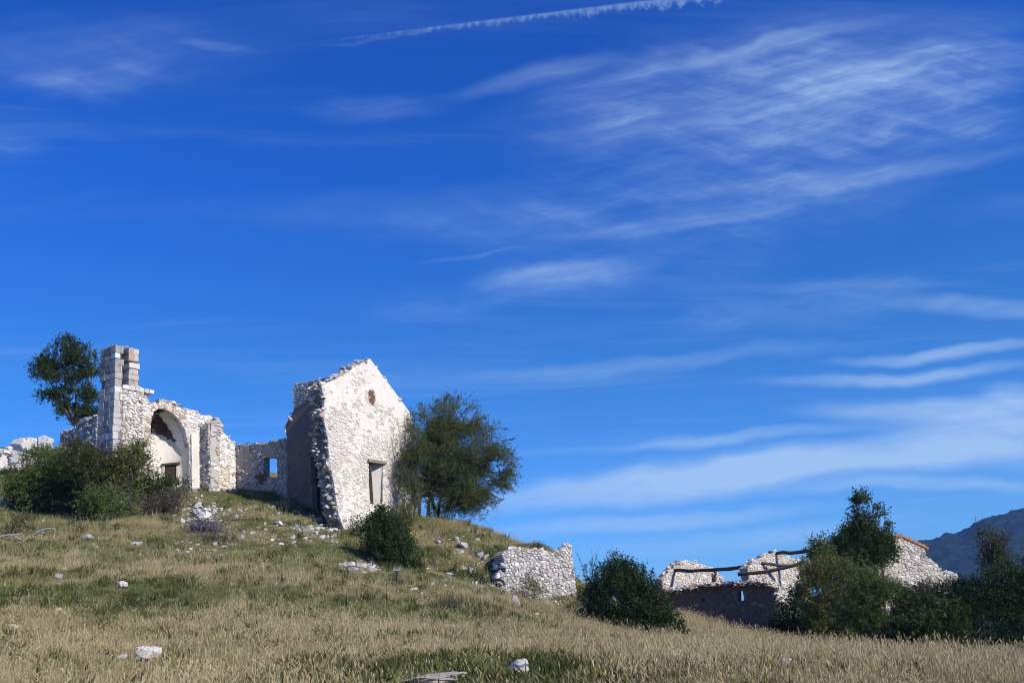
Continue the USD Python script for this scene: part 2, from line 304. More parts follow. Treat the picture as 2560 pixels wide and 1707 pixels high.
# out of the picture, or hidden
ctl += [np.array(q, float) for q in ((0, 0, 0), (-8, 4, .45), (8, 4, -.2), (0, -12, -.3), (-30, -5, 2.5), (30, -5, -1), (-45, 20, 8), (-45, 50, 16), (-48, 75, 15.5), (-25, 80, 13), (-10, 85, 9), (5, 85, 2),
                                     (5.5, 47, 1.5), (6, 52, .8), (9, 48, .2), (5, 60, 1.5), (12, 60, -2.6), (14, 45, -1.4), (20, 50, -2.8), (20, 70, -3.2), (30, 60, -3.5), (40, 40, -3), (40, 90, -5), (25, 38, -2.8), (18, 34, -1.8), (36, 22, -2.2), (12, 36, -1.2), (-9, 70, 10), (-3, 66, 6.5))]
ctl = np.array(ctl)
rbf = RBFInterpolator(ctl[:, :2], ctl[:, 2], kernel='thin_plate_spline', smoothing=0.15)
WA, WB = at(1268, 1490, 46.0), at(1441, 1503, 47.6)                # the foot of the retaining wall's face
we = (WB - WA)[:2]; WLEN = float(np.linalg.norm(we)); we = we / WLEN; wn = np.array([we[1], -we[0]])
def smooth(a, b, x): t = np.clip((x - a) / (b - a), 0, 1); return t * t * (3 - 2 * t)
def height_raw(x, y):
    q = np.column_stack([x, y]); z = np.full(len(q), -30.0)
    d = np.hypot(np.maximum(np.abs(x) - 45, 0), np.maximum(np.maximum(y - 85, -12 - y), 0))
    far = -4 - 46 * smooth(0, 420, d) - 14 * np.exp(-((x + 200) / 120) ** 2) * 0
    far = far + 17 * np.exp(-((x + 70) ** 2 + (y - 60) ** 2) / 60 ** 2)
    near = d < 60; z = far
    if near.any():
        w = smooth(0, 55, d[near]); z[near] = rbf(q[near]) * (1 - w) + far[near] * w
    inn = np.exp(-(d / 25) ** 2)
    p3 = np.column_stack([x, y, 0 * x])
    z = z + inn * ((meshkit.fbm(p3 * 0.35, 3, 3) - 0.5) * 0.42 + (meshkit.fbm(p3 * 1.3, 2, 5) - 0.5) * 0.16) * smooth(6, 14, y)
    # the terrace behind the retaining wall
    s = (q - WA[:2]) @ we; b = -((q - WA[:2]) @ wn)
    m = smooth(0.35, 0.75, b) * smooth(-0.9, 0.9, s) * (1 - smooth(WLEN - 0.75, WLEN - 0.35, s)) * (1 - smooth(7.5, 10, b))
    top = 5.0 + 0.10 * b + 0.2 * (meshkit.fbm(p3 * 0.8, 3, 9) - 0.5) - 0.03 * s
    return np.where(m > 0, np.maximum(z, z * (1 - m) + top * m), z)
def lines(lo, hi, step, reach):
    out, s, a = [], step, hi
    while a < reach: s *= 1.22; a += s; out.append(a)
    out2, s, a = [], step, lo
    while a > -reach: s *= 1.22; a -= s; out2.append(a)
    return np.array(out2[::-1] + list(np.arange(lo, hi + 1e-6, step)) + out)
GX, GY = lines(-42, 42, 0.36, 2000), lines(-6, 88, 0.36, 2000)
_xx, _yy = np.meshgrid(GX, GY, indexing='ij')
GZ = height_raw(_xx.ravel(), _yy.ravel()).reshape(_xx.shape)
_gi = RegularGridInterpolator((GX, GY), GZ)
def H(x, y): return float(_gi((x, y)))
def HH(xy): return _gi(np.asarray(xy)[:, :2])
def drop(x, y, Y):                                                   # a point of the ground near a photo pixel
    p = at(x, y, Y); return np.array([p[0], p[1], H(p[0], p[1])])
_i = np.arange(len(GX) * len(GY)).reshape(_xx.shape)
_q = np.stack([_i[:-1, :-1], _i[1:, :-1], _i[1:, 1:], _i[:-1, 1:]], -1).reshape(-1, 4)
gm = usdkit.mesh(stage, '/World/hillside', (np.column_stack([_xx.ravel(), _yy.ravel(), GZ.ravel()]), np.vstack([_q[:, [0, 1, 2]], _q[:, [0, 2, 3]]])), MAT['ground'], smooth=True)
tag(gm.GetPrim(), 'grassy limestone hillside rising to the left', 'hillside', None, 'structure')
def hit(x, y, y0=9.0, y1=75.0):                                      # where a photo pixel meets the ground
    d = ray(x, y); Y = np.linspace(y0, y1, 900); p = EYE + d * (Y / d[1])[:, None]; k = np.nonzero(p[:, 2] < HH(p))[0]
    return p[k[0]] if len(k) else None

# the far wooded hill
def far_hill():
    xs, ys = np.concatenate([np.linspace(-300, 480, 30), np.arange(500, 1000, 5.), np.linspace(1010, 1900, 30)]), np.concatenate([np.linspace(1000, 1280, 14), np.arange(1290, 1640, 6.), np.linspace(1660, 2400, 22)])
    X, Y = np.meshgrid(xs, ys, indexing='ij')
    prof = [(1900, 1530), (2100, 1475), (2180, 1425), (2260, 1366), (2320, 1348), (2400, 1334), (2440, 1312), (2480, 1297), (2520, 1291), (2560, 1285), (2700, 1275), (2900, 1300), (3300, 1390)]
    px = np.array([1280 + FP * 0 + 0, 0])
    az = [uv(*q)[0] for q in prof]; tv = [uv(*q)[1] for q in prof]
    ridge = np.interp(X / Y, az, tv, left=-0.04, right=-0.04)
    cross = np.exp(-((Y - 1600) / 330.0) ** 2)
    Z = -52 + (1.6 + ridge * 1600 + 52) * cross
    p3 = np.column_stack([X.ravel(), Y.ravel(), 0 * X.ravel()])
    Z = Z + (meshkit.fbm(p3 / 160, 4, 21).reshape(X.shape) - 0.5) * 22 * cross + ((meshkit.noise(p3 / 9, 4).reshape(X.shape) - .5) * 8 + (meshkit.noise(p3 / 22, 6).reshape(X.shape) - .5) * 5) * cross
    i = np.arange(X.size).reshape(X.shape); q = np.stack([i[:-1, :-1], i[1:, :-1], i[1:, 1:], i[:-1, 1:]], -1).reshape(-1, 4)
    m = usdkit.mesh(stage, '/World/far_hill', (np.column_stack([X.ravel(), Y.ravel(), Z.ravel()]), np.vstack([q[:, [0, 1, 2]], q[:, [0, 2, 3]]])), MAT['hill'], smooth=True)
    tag(m.GetPrim(), 'dark wooded hill on the horizon at the right', 'hill', None, 'structure')
far_hill()
HAZE = 0.00011
_g = Graph(); MAT['haze'] = _g.build('haze_air', volume=_g('principled_volume', color=(0.22, 0.46, 1.0), density=HAZE, anisotropy=0.0) + '.volume')
_hz = trimesh.creation.box([5200, 5200, 210]); _hz.apply_translation([0, 0, 36])
tag(usdkit.mesh(stage, '/World/haze', _hz, MAT['haze']).GetPrim(), 'thin blue haze in the air over the hillside', 'haze', None, 'stuff')

# ------------------------------------------------------------------ masonry
def tube(pts, radii, k=6):
    pts = np.asarray(pts, float); radii = np.broadcast_to(np.asarray(radii, float), (len(pts),)); rings = []
    t = np.gradient(pts, axis=0); t /= np.linalg.norm(t, axis=1)[:, None]
    ref = np.array([0.31, 0.22, 0.92]) if abs(t[0] @ [0.31, 0.22, 0.92]) < 0.85 else np.array([1., 0.1, 0])
    for p, d, r in zip(pts, t, radii):
        u = np.cross(d, ref); u /= np.linalg.norm(u); w = np.cross(d, u); a = np.arange(k) * 2 * math.pi / k
        rings.append(p + r * (np.cos(a)[:, None] * u + np.sin(a)[:, None] * w))
    v = np.vstack(rings + [pts[:1], pts[-1:]]); f = []; n = len(pts)
    for i in range(n - 1):
        for j in range(k):
            a, b, c, d = i * k + j, i * k + (j + 1) % k, (i + 1) * k + (j + 1) % k, (i + 1) * k + j
            f += [(a, b, c), (a, c, d)]
    for j in range(k): f += [(n * k, (j + 1) % k, j), (n * k + 1, (n - 1) * k + j, (n - 1) * k + (j + 1) % k)]
    return v, np.array(f)
def hull(pts):
    h = ConvexHull(pts); f = h.simplices.copy(); c = pts.mean(0)
    nrm = np.cross(pts[f[:, 1]] - pts[f[:, 0]], pts[f[:, 2]] - pts[f[:, 0]]); flip = ((pts[f[:, 0]] - c) * nrm).sum(1) < 0
    f[flip] = f[flip][:, ::-1]; keep = np.unique(f); re = -np.ones(len(pts), int); re[keep] = np.arange(len(keep)); return pts[keep], re[f]
def _rubble(rng, n=15, boxy=0.5):
    p = rng.normal(size=(n, 3)); p /= np.linalg.norm(p, axis=1)[:, None]
    p = np.sign(p) * np.abs(p) ** (1 - boxy * 0.6); p *= rng.uniform(.78, 1.05, (n, 1)); p = np.clip(p, -.9, .9); return hull(p)
CHUNKS = [_rubble(np.random.default_rng(100 + i)) for i in range(24)]
def chunk(rng, pos, size, rotz=None):
    """One loose broken stone: size = half extents."""
    v, f = CHUNKS[rng.integers(len(CHUNKS))]
    m = trimesh.transformations.euler_matrix(rng.normal(0, .25), rng.normal(0, .25), rng.uniform(0, 6.28) if rotz is None else rotz)[:3, :3]
    return (v * np.asarray(size)) @ m.T + np.asarray(pos), f
def cells(poly, size, aspect, rng, jit=0.42):
    x0, z0, x1, z1 = poly.bounds; w, h = size * aspect ** .5, size / aspect ** .5; pts = []
    for r, z in enumerate(np.arange(z0 - 2 * h, z1 + 2 * h, h)):
        for x in np.arange(x0 - 2 * w, x1 + 2 * w, w): pts.append((x + (r % 2) * w * .5 + rng.uniform(-jit, jit) * w, z + rng.uniform(-jit, jit) * h))
    pts = np.array(pts); pts = pts[rng.random(len(pts)) > .24]
    vor = Voronoi(pts * [1 / aspect, 1]); out = []
    for reg in vor.point_region:
        r = vor.regions[reg]
        if len(r) < 3 or -1 in r: continue
        c = Polygon(vor.vertices[r] * [aspect, 1])
        if not c.is_valid or not c.intersects(poly): continue
        c = c.intersection(poly)
        if c.geom_type == 'Polygon' and c.area > 0.0025: out.append(c)
    return out
def cell_stone(c, plane, relief, gap, rng, base=-0.05):
    """A stone that fills one cell of a wall's face: a bevelled, tilted, uneven block."""
    c = c.simplify(0.015); q = np.array(c.exterior.coords)[:-1]
    if len(q) > 9: q = q[np.linspace(0, len(q) - 1, 9).astype(int)]
    if len(q) < 3: return None
    if Polygon(q).exterior.is_ccw is False: q = q[::-1]
    m = q.mean(0); r = np.sqrt(c.area); k1 = max(1 - gap / r, .5); n = len(q); t = rng.normal(0, .22, 2) * relief / r
    a = m + (q - m) * k1; b = m + (q - m) * k1 * .93 + rng.normal(0, .02 * r, q.shape); d = m + (q - m) * k1 * rng.uniform(.6, .76) + rng.normal(0, .025 * r, q.shape)
    tilt = lambda u: (u - m) @ t
    rv = relief * rng.uniform(.55, 1.35)
    v = np.vstack([plane.world(a, base), plane.world(b, rv * .55 + tilt(b) * .5), plane.world(d, rv + tilt(d) + rng.normal(0, .06 * rv, n)), plane.world([m], [rv * 1.08])])
    f = []
    for l in (0, 1):
        for j in range(n):
            p, o, x, y = l * n + j, l * n + (j + 1) % n, (l + 1) * n + (j + 1) % n, (l + 1) * n + j; f += [(p, o, x), (p, x, y)]
    f += [(2 * n + j, 2 * n + (j + 1) % n, 3 * n) for j in range(n)]
    f = np.array(f)
    if plane.flip: f = f[:, ::-1]
    return v, f
def slab(plane, poly, thick, out=0.0, edge=0.0, seed=0):
    """The body of a wall: a polygon in the plane's (s, z), from out back to out - thick, with unevenly broken edges."""
    if edge:
        rng = np.random.default_rng(seed); geoms = []
        ring = np.array(poly.exterior.segmentize(0.3).coords)[:-1]; ring = ring + rng.normal(0, edge, ring.shape)
        q = Polygon(ring, [h.coords for h in poly.interiors]); poly = q if q.is_valid else q.buffer(0)
    ms = []
    for g in getattr(poly, 'geoms', [poly]):
        m = trimesh.creation.extrude_polygon(g, thick, engine='earcut'); v = np.array(m.vertices); ms.append((plane.world(v[:, :2], out - thick + v[:, 2]), np.array(m.faces)))
    v, f = join(ms)
    if plane.flip: f = f[:, ::-1]
    return v, f
def compact(v, f):
    k = np.unique(f); re = np.zeros(len(v), int); re[k] = np.arange(len(k)); return v[k], re[f]
class Masonry:
    """Stones of one part: the largest become prims of their own, the rest one mesh per look."""
    def __init__(s): s.items = []
    def add(s, m, mat, weight=None):
        if m is not None: s.items.append((m, mat, np.ptp(m[0], axis=0).max() if weight is None else weight))
    def emit(s, t, under, n, name='stone', rest='small_stones'):
        it = sorted(s.items, key=lambda q: -q[2])
        for m, mat, _ in it[:n]: t.part(name, m, mat, under)
        for mat in sorted({q[1] for q in it[n:]}):
            t.part(rest, join([q[0] for q in it[n:] if q[1] == mat]), mat, under, kind='stuff')
def face(ms, plane, poly, size, aspect, relief, gap, mats, rng, skip=None, out=0.0):
    for c in cells(poly, size, aspect, rng):
        p = c.centroid
        if skip is not None and rng.random() < skip(p.x, p.y): continue
        mt = mats(p.x, p.y) if callable(mats) else mats[rng.integers(len(mats))]
        ms.add(cell_stone(c, plane if out == 0 else Plane(plane.P + np.array([*(plane.n * out), 0]), plane.e, plane.n), relief, gap, rng), mt)
def crest(ms, plane, pts, thick, size, mats, rng, out=0.0, dens=.85, spread=.045):
    """Loose broken stones along an edge (a line of (s, z)), across the wall's thickness."""
    L = LineString(pts); n = int(L.length * thick / (size * size) * 1.1 * dens) + 1
    for _ in range(n):
        p = L.interpolate(rng.random() * L.length); r = size * rng.uniform(.35, .85)
        q = plane.world([(p.x + rng.normal(0, spread), p.y + rng.normal(-.03, spread))], [out - rng.random() * thick])[0]
        ms.add(chunk(rng, q, (r * rng.uniform(.9, 1.7), r * rng.uniform(.8, 1.2), r * rng.uniform(.45, .75)), math.atan2(plane.e[1], plane.e[0]) + rng.normal(0, .2)), mats[rng.integers(len(mats))])
def rect_hole(plane, x0, y0, x1, y1):
    return Polygon(plane.poly([(x0, y0), (x1, y0), (x1, y1), (x0, y1)]))

# ------------------------------------------------------------------ the ruined chapel
def chapel():
    rng = np.random.default_rng(11)
    base = PG.world([PG.sz(872, 1332)])[0]
    T = Thing('ruined_chapel', 'roofless white chapel ruin with tall gable, arched end wall and slim belfry', 'ruin', base)
    pale, mixed = ['stone_pale', 'stone_pale', 'stone_warm'], ['stone_pale', 'stone_warm', 'stone_grey']
    # --- gable wall
    th = 1.0
    out = PG.poly([(925, 895), (890, 914), (862, 932), (838, 947), (815, 955), (803, 966), (812, 1000), (806, 1040), (818, 1090), (822, 1150), (832, 1200), (838, 1240), (845, 1285), (862, 1330)])
    zb = H(*PG.world([(1.2, 0)])[0][:2]) - .6
    right = PG.poly([(958, 940), (992, 985), (1028, 1035), (1034, 1080)])
    poly = Polygon(out + [(out[-1][0], zb), (right[-1][0], zb)] + right[::-1])
    door = rect_hole(PG, 922, 1153, 956, 1258); hole = Polygon(PG.poly([(921, 980), (928, 976), (936, 984), (937, 1002), (932, 1012), (923, 1003)]))
    body = poly.difference(door)
    wall = T.part('gable_wall', slab(PG, body.buffer(-.03), .14, 0, .035, 1), 'mortar_joint_shade'); T.part('rubble_core', slab(PG, body.buffer(-.10), th - .13, -.13, .05, 13), 'mortar_dark', wall)  # core coloured dark for the deep shade on the torn end
    M = Masonry()
    def sk(s, z):                                                    # plaster still covers the top and parts of the rest
        k = meshkit.fbm(np.array([[s * .9, z * .9, 3.]]), 3, 2)[0]
        return np.clip(smooth(11.6, 13.6, z) * .7 + (k - .5) * 1.8 + .2, .08, .95)
    face(M, PG, body.difference(hole.buffer(.05)), .155, 1.7, .032, .016, lambda s, z: ['stone_white', 'plaster_white', 'stone_white', 'plaster_white', 'stone_pale', 'plaster_warm'][rng.integers(6 if z < 9 + rng.normal() else 5)], rng, lambda s, z: min(.97, sk(s, z) * (.75 + .5 * smooth(11.5, 13.2, z))))
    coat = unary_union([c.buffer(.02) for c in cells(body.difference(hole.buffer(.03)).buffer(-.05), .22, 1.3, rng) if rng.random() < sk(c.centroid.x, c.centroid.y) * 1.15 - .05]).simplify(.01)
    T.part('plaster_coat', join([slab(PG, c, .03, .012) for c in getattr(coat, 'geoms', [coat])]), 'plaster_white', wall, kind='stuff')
    M.emit(T, wall, 90)
    # broken end towards the camera: courses torn off, stones left standing out of the core
    E = Masonry(); end = out[5:]
    L = LineString(end)
    for _ in range(240):
        p = L.interpolate(rng.random() * L.length); o = -rng.random() * th
        lack = .55 * meshkit.noise(np.array([[o * 2.2, p.y * 1.1, 4.]]), 8)[0]
        r = rng.uniform(.07, .19)
        E.add(chunk(rng, PG.world([(p.x - .02 + lack * .55 + rng.normal(0, .07), p.y)], [o])[0], (r * 1.5, r * 1.2, r * .62), A_E + rng.normal(0, .15)), ('stone_warm', 'stone_grey', 'stone_pale', 'stone_warm')[rng.integers(4)])
    E.emit(T, wall, 60, 'edge_stone', 'small_edge_stones')
    C = Masonry()
    crest(C, PG, out[:6], th, .22, mixed, rng); crest(C, PG, [out[0]] + right, th, .2, pale, rng, dens=.8)
    C.emit(T, wall, 40, 'coping_stone', 'small_coping_stones')
    # door: lintel, and the broken round hole above it
    a, b = PG.world([PG.sz(917, 1151)])[0], PG.world([PG.sz(962, 1158)])[0]
    for k, o in enumerate((.03, -.3)): T.part('lintel', beam_box(a - [*(GN * -o), 0], b - [*(GN * -o), 0], .26, .17), 'wood_grey', wall)
    (sj, zj), (sj2, zj2) = PG.sz(956, 1152), PG.sz(954, 1262)
    jm = [PG.world([(q, z)], [o])[0] for z in (zj2 - .1, zj) for q, o in ((sj + .02, .0), (sj - .88, -th + .04), (sj + .02, -th + .04))]
    T.part('door_jamb', hull(np.array(jm)), 'plaster_white', wall)
    a, b = PG.world([PG.sz(928, 1158)])[0] - [*(GN * .13), 0], PG.world([PG.sz(935, 1258)])[0] - [*(GN * .13), 0]; T.part('door_post', beam_box(a, b, .16, .2), 'wood_dark', wall)  # dark upright put in to make the dark strip at the left
    hp = hole.buffer(.02); T.part('wall_hole', slab(PG, hp, .02, .006), 'vault_brown', wall)  # flat brown sheet, its colour standing for the shaded inside of a hole
    for _ in range(9):
        a_ = rng.uniform(0, 6.28); c0 = hole.centroid; T.part('hole_stone', chunk(rng, PG.world([(c0.x + .22 * math.cos(a_), c0.y + .42 * math.sin(a_))], [.0])[0], (.1, .07, .08)), 'stone_warm', wall)
    # --- nave wall, running back from the gable
    top = PN.poly([(800, 948), (780, 951), (762, 956), (747, 956), (738, 961), (736, 985), (738, 1014), (730, 1034), (724, 1046), (712, 1066), (716, 1092)])
    low = PN.poly([(716, 1098), (690, 1102), (660, 1108), (630, 1110), (588, 1110)])
    zb = 8.2
    pl = Polygon([(.4, zb)] + [(.4, top[0][1])] + top + low + [(low[-1][0] + .2, low[-1][1]), (low[-1][0] + .2, zb)])
    win = rect_hole(PN, 660, 1145, 693, 1192); dr = Polygon(PN.poly([(777, 1140), (800, 1145), (800, 1300), (783, 1285)]))
    body = pl.difference(win).difference(dr)
    nt = .45
    nw = T.part('nave_wall', slab(PN, body.buffer(-.02), nt, 0, .03, 2), 'mortar')
    T.part('doorway', slab(PN, dr.buffer(.25), .06, -.36), 'painted_shade', nw)  # added dark panel behind the opening, painting the shade inside
    M = Masonry(); sA = PN.sz(716, 1100)[0]
    up = Polygon(PN.poly([(800, 930), (700, 930), (700, 1040), (736, 1022), (770, 1000), (800, 978)]))
    face(M, PN, body.intersection(up), .17, 1.4, .05, .02, ['stone_grey', 'stone_pale', 'stone_warm'], rng)
    T.part('nave_plaster', slab(PN, body.difference(up).intersection(sbox(.42, 0, sA - .02, 30)).buffer(-.03), .02, .012, .03, 12), 'plaster_dark', nw)  # the gable's shadow put into the plaster colour, below its slanting edge
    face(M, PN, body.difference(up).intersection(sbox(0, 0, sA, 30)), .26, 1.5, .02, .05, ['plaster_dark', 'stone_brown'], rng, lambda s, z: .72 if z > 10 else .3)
    pat = lambda s, z: .04 + .75 * smooth(.52, .66, meshkit.fbm(np.array([[s, z * .8, 1.]]), 2, 12)[0]) * (z < 12.2)
    face(M, PN, body.intersection(sbox(sA, 0, 99, 30)), .17, 1.4, .06, .02, ['stone_grey', 'stone_pale', 'stone_warm', 'stone_grey'], rng, pat)
    M.emit(T, nw, 90)
    C = Masonry(); crest(C, PN, top, nt, .2, mixed, rng); crest(C, PN, low, nt, .22, ['stone_grey', 'stone_pale'], rng)
    C.emit(T, nw, 40, 'coping_stone', 'small_coping_stones')
    back = Polygon(PN.poly([(640, 1180), (662, 1176), (668, 1192), (664, 1210), (636, 1212)])); T.part('wall_hole', slab(PN, back, .02, .012), 'vault_brown', nw)  # flat dark patch painted for the shade in a hole
    # --- end wall with the arched niche
    topA = PA.poly([(356, 968), (362, 990), (380, 1012), (398, 1006), (418, 1003), (436, 1010), (452, 1020), (470, 1022), (482, 1024), (492, 1030), (505, 1037), (516, 1038), (530, 1044), (545, 1060), (556, 1078), (572, 1096), (590, 1112)])
    sL = PA.sz(300, 1000)[0]; zA = H(*PA.world([(PA.sz(430, 1200)[0], 0)])[0][:2]) - 1.8
    pa = Polygon([(sL, zA), (sL, topA[0][1])] + topA + [(topA[-1][0], zA)])
    arch = Polygon(PA.poly([(378, 1210), (378, 1110), (376, 1075), (378, 1045), (385, 1029), (398, 1021), (414, 1024), (432, 1034), (448, 1052), (460, 1074), (466, 1096), (472, 1120), (474, 1230)]))
    body = pa.difference(arch); at_ = 1.1
    aw = T.part('end_wall', slab(PA, body.buffer(-.02), at_, 0, .03, 3), 'plaster_white')
    M = Masonry(); s1, s2 = PA.sz(385, 1100)[0], PA.sz(500, 1100)[0]
    lim = PA.sz(430, 1085)[1]
    def skA(s, z):
        k = meshkit.fbm(np.array([[s * .8, z * .7, 7.]]), 3, 5)[0]
        return np.clip(.75 - 1.0 * smooth(lim - .8, lim + .5, z) + (k - .5) * 1.6, .02, .9)
    face(M, PA, body.intersection(sbox(sL + .2, -9, s2, 40)), .17, 1.6, .05, .02, ['stone_pale', 'stone_white', 'stone_white', 'plaster_white', 'stone_warm'], rng, skA)
    face(M, PA, body.intersection(sbox(s2, -9, 99, 40)), .17, 1.5, .05, .02, ['stone_pale', 'stone_white', 'plaster_white', 'stone_white'], rng, lambda s, z: .25)
    M.emit(T, aw, 110)
    C = Masonry(); crest(C, PA, topA, at_, .24, mixed, rng); C.emit(T, aw, 40, 'coping_stone', 'small_coping_stones')
    # niche: curved plastered back under a rough half dome
    n, k = 48, 44; v = []
    ar = arch.buffer(.03); x0, z0, x1, z1 = ar.bounds; R = (x1 - x0) / 2; cx = (x0 + x1) / 2; spring = PA.sz(425, 1098)[1]; top = z1
    depth = 1.25
    for j in range(n + 1):
        z = z0 + (spring - z0) * min(j / (n * .6), 1); q = 0 if j <= n * .6 else (j - n * .6) / (n * .4)
        zz = z + (top - spring) * math.sin(q * math.pi / 2); rr = max(math.cos(q * math.pi / 2), .02)
        for i in range(k + 1):
            a = math.pi * i / k; jit = .02 * rng.normal() if q > .05 else .006 * rng.normal()
            v.append(PA.world([(cx - math.cos(a) * R * rr, zz)], [-.25 - math.sin(a) * depth * (rr ** .5) + jit])[0])
    f = [(j * (k + 1) + i + d0, j * (k + 1) + i + d1, j * (k + 1) + i + d2) for j in range(n) for i in range(k) for d0, d1, d2 in ((0, 1, k + 2), (0, k + 2, k + 1))]
    v = np.array(v); f = np.array(f); zc = v[f].mean(1)[:, 2]; sc = (v[f].mean(1) - PA.P)[:, :2] @ PA.e
    bound = PA.sz(425, 1062)[1] + .12 * rng.normal(size=len(sc)) * .3 + .16 * np.sin(sc * 2.6 + 1) - .1 - .6 * np.maximum(sc - cx, 0) - .2 * np.maximum(cx - sc, 0)
    lo, hi = f[zc < bound], f[zc >= bound]
    # the doorway in the niche's back
    dw = PA.poly([(404, 1150), (444, 1150), (444, 1215), (404, 1215)])
    T.part('niche', compact(v, lo), 'plaster_white', aw, smooth=True); T.part('niche_vault', compact(v, hi), 'vault_brown', aw)
    V = Masonry()
    for t in hi[rng.random(len(hi)) < .22]:
        V.add(chunk(rng, v[t].mean(0), (.11, .11, .05)), 'vault_brown')
    V.emit(T, aw, 60, 'vault_stone', 'small_vault_stones')
    zd = PA.sz(430, 1180)[1]; aa = np.linspace(.2, 2.9, 200); q = PA.world(np.column_stack([cx - np.cos(aa) * R, np.full(200, zd)]), -.25 - np.sin(aa) * depth)
    px_ = 1280 + FP * ((q - EYE) @ _R) / ((q - EYE) @ _F); m = int(np.argmin(np.abs(px_ - 427))); td = (q[m + 1] - q[m - 1])[:2]; td /= np.linalg.norm(td); nd = np.array([td[1], -td[0]])
    pp = Plane(q[m] + np.array([*(nd * .10), 0]), td, nd)
    dd = Polygon(pp.poly([(411, 1165), (442, 1161), (442, 1206), (413, 1206)]))
    T.part('doorway', slab(pp, dd, .3, 0), 'painted_shade', aw)  # dark slab that paints the shade within the doorway
    a, b = pp.world([pp.sz(404, 1162)], [.02])[0], pp.world([pp.sz(451, 1157)], [.02])[0]; T.part('lintel', beam_box(a, b, .22, .11), 'wood_dark', aw)
    for xx in (409, 444):
        a, b = pp.world([pp.sz(xx, 1165)], [.0])[0], pp.world([pp.sz(xx + 1, 1208)], [.0])[0]; T.part('door_jamb', beam_box(a, b, .12, .14), 'plaster_warm', aw)
    # voussoirs round the arch
    ring = list(arch.exterior.coords)[1:-2]; L = LineString(ring); d = 0.
    while d < L.length - .1:
        p, q = L.interpolate(d), L.interpolate(d + .05); tx, tz = q.x - p.x, q.y - p.y; l = math.hypot(tx, tz) or 1; nx, nz = -tz / l, tx / l
        if p.y > spring - .4:
            w = rng.uniform(.1, .14); g = rng.uniform(.35, .55)
            c = Polygon([(p.x - tx / l * w, p.y - tz / l * w), (p.x + tx / l * w, p.y + tz / l * w), (p.x + tx / l * w * 1.2 + nx * g, p.y + tz / l * w * 1.2 + nz * g), (p.x - tx / l * w * 1.2 + nx * g, p.y - tz / l * w * 1.2 + nz * g)])
            T.part('voussoir', cell_stone(c, PA, .05, .02, rng, -.3), 'stone_warm', aw)
        d += .25
    # pilaster and buttress that stand out of the end wall
    pil = Polygon(PA.poly([(474, 1085), (492, 1075), (494, 1245), (475, 1245)])); p1 = T.part('pilaster', slab(PA, pil, .5, .16, .012, 4), 'plaster_white')
    bt = Polygon(PA.poly([(505, 1062), (524, 1052), (531, 1075), (527, 1110), (526, 1160), (526, 1250), (502, 1250), (500, 1110)]))
    p2 = T.part('buttress', slab(PA, bt, 1.0, .75, .03, 5), 'plaster_grey'); M = Masonry()
    face(M, PA, bt, .26, 1.6, .06, .03, mixed, rng, lambda s, z: .25, out=.75)
    side = Plane(PA.world([(min(q[0] for q in bt.exterior.coords), 0)], [.75])[0], PA.n * -1, -PA.e)
    zt = PA.sz(505, 1066)[1]; face(M, side, sbox(0, zA, .75, zt), .26, 1.5, .05, .03, ['stone_grey', 'stone_warm', 'plaster_grey'], rng, lambda s, z: .4)
    M.emit(T, p2, 40); C = Masonry(); crest(C, PA, PA.poly([(503, 1062), (524, 1050), (532, 1075)]), 1., .24, mixed, rng, out=.75); C.emit(T, p2, 14, 'coping_stone', 'small_coping_stones')
    nic = Polygon(PA.poly([(556, 1208), (556, 1180), (558, 1168), (562, 1164), (567, 1170), (570, 1186), (570, 1212)])); T.part('small_niche', slab(PA, nic, .03, .02), 'plaster_ochre', aw)
    T.part('niche_arch', slab(PA, nic.buffer(.1).difference(nic.buffer(-.005)), .2, .05), 'stone_warm', aw)
    # --- belfry: squared blocks
    tw = Plane(PA.world([PA.sz(285, 970)], [.06])[0] * [1, 1, 0], PA.e, PA.n); bt_ = 1.25
    s0 = 0.; s_r = tw.sz(347, 950)[0]; zsh = tw.sz(300, 962)[1]; ztop = tw.sz(297, 862)[1]; zp2 = tw.sz(330, 866)[1]; zfoot = H(*tw.world([(0, 0)])[0][:2]) - .9
    sp1, sp2 = tw.sz(305, 930)[0], tw.sz(323, 930)[0]
    bel = T.part('belfry', join([slab(tw, sbox(.03, zfoot, 1.4, zsh - .02), bt_ - .16, -.08), slab(tw, sbox(.08, zsh - .05, sp1 - .06, ztop - .08), bt_ - .16, -.08), slab(tw, sbox(sp2 + .03, zsh - .05, s_r - .03, tw.sz(330, 921)[1]), bt_ - .08, -.04)]), 'mortar_dark')
    def block(s_a, s_b, o_a, o_b, z_a, z_b, mat, name='ashlar_block'):
        e = .012; b = np.array([(x, o, z) for x in (s_a + e, s_b - e) for o in (o_a + e, o_b - e) for z in (z_a + e, z_b - e)])
        c = b.mean(0); pts = []
        for q in b:                                                  # chipped corners
            for ax in range(3):
                u = q.copy(); u[ax] += (c[ax] - q[ax]) * rng.uniform(.05, .28); pts.append(u)
        pts = np.array(pts) + rng.normal(0, .010, (24, 3)); w = tw.world(pts[:, [0, 2]], pts[:, 1]); T.part(name, hull(w), mat, bel)
    pin = ['stone_ashlar', 'stone_ashlar', 'stone_warm']
    z = zfoot + .4; row = 0
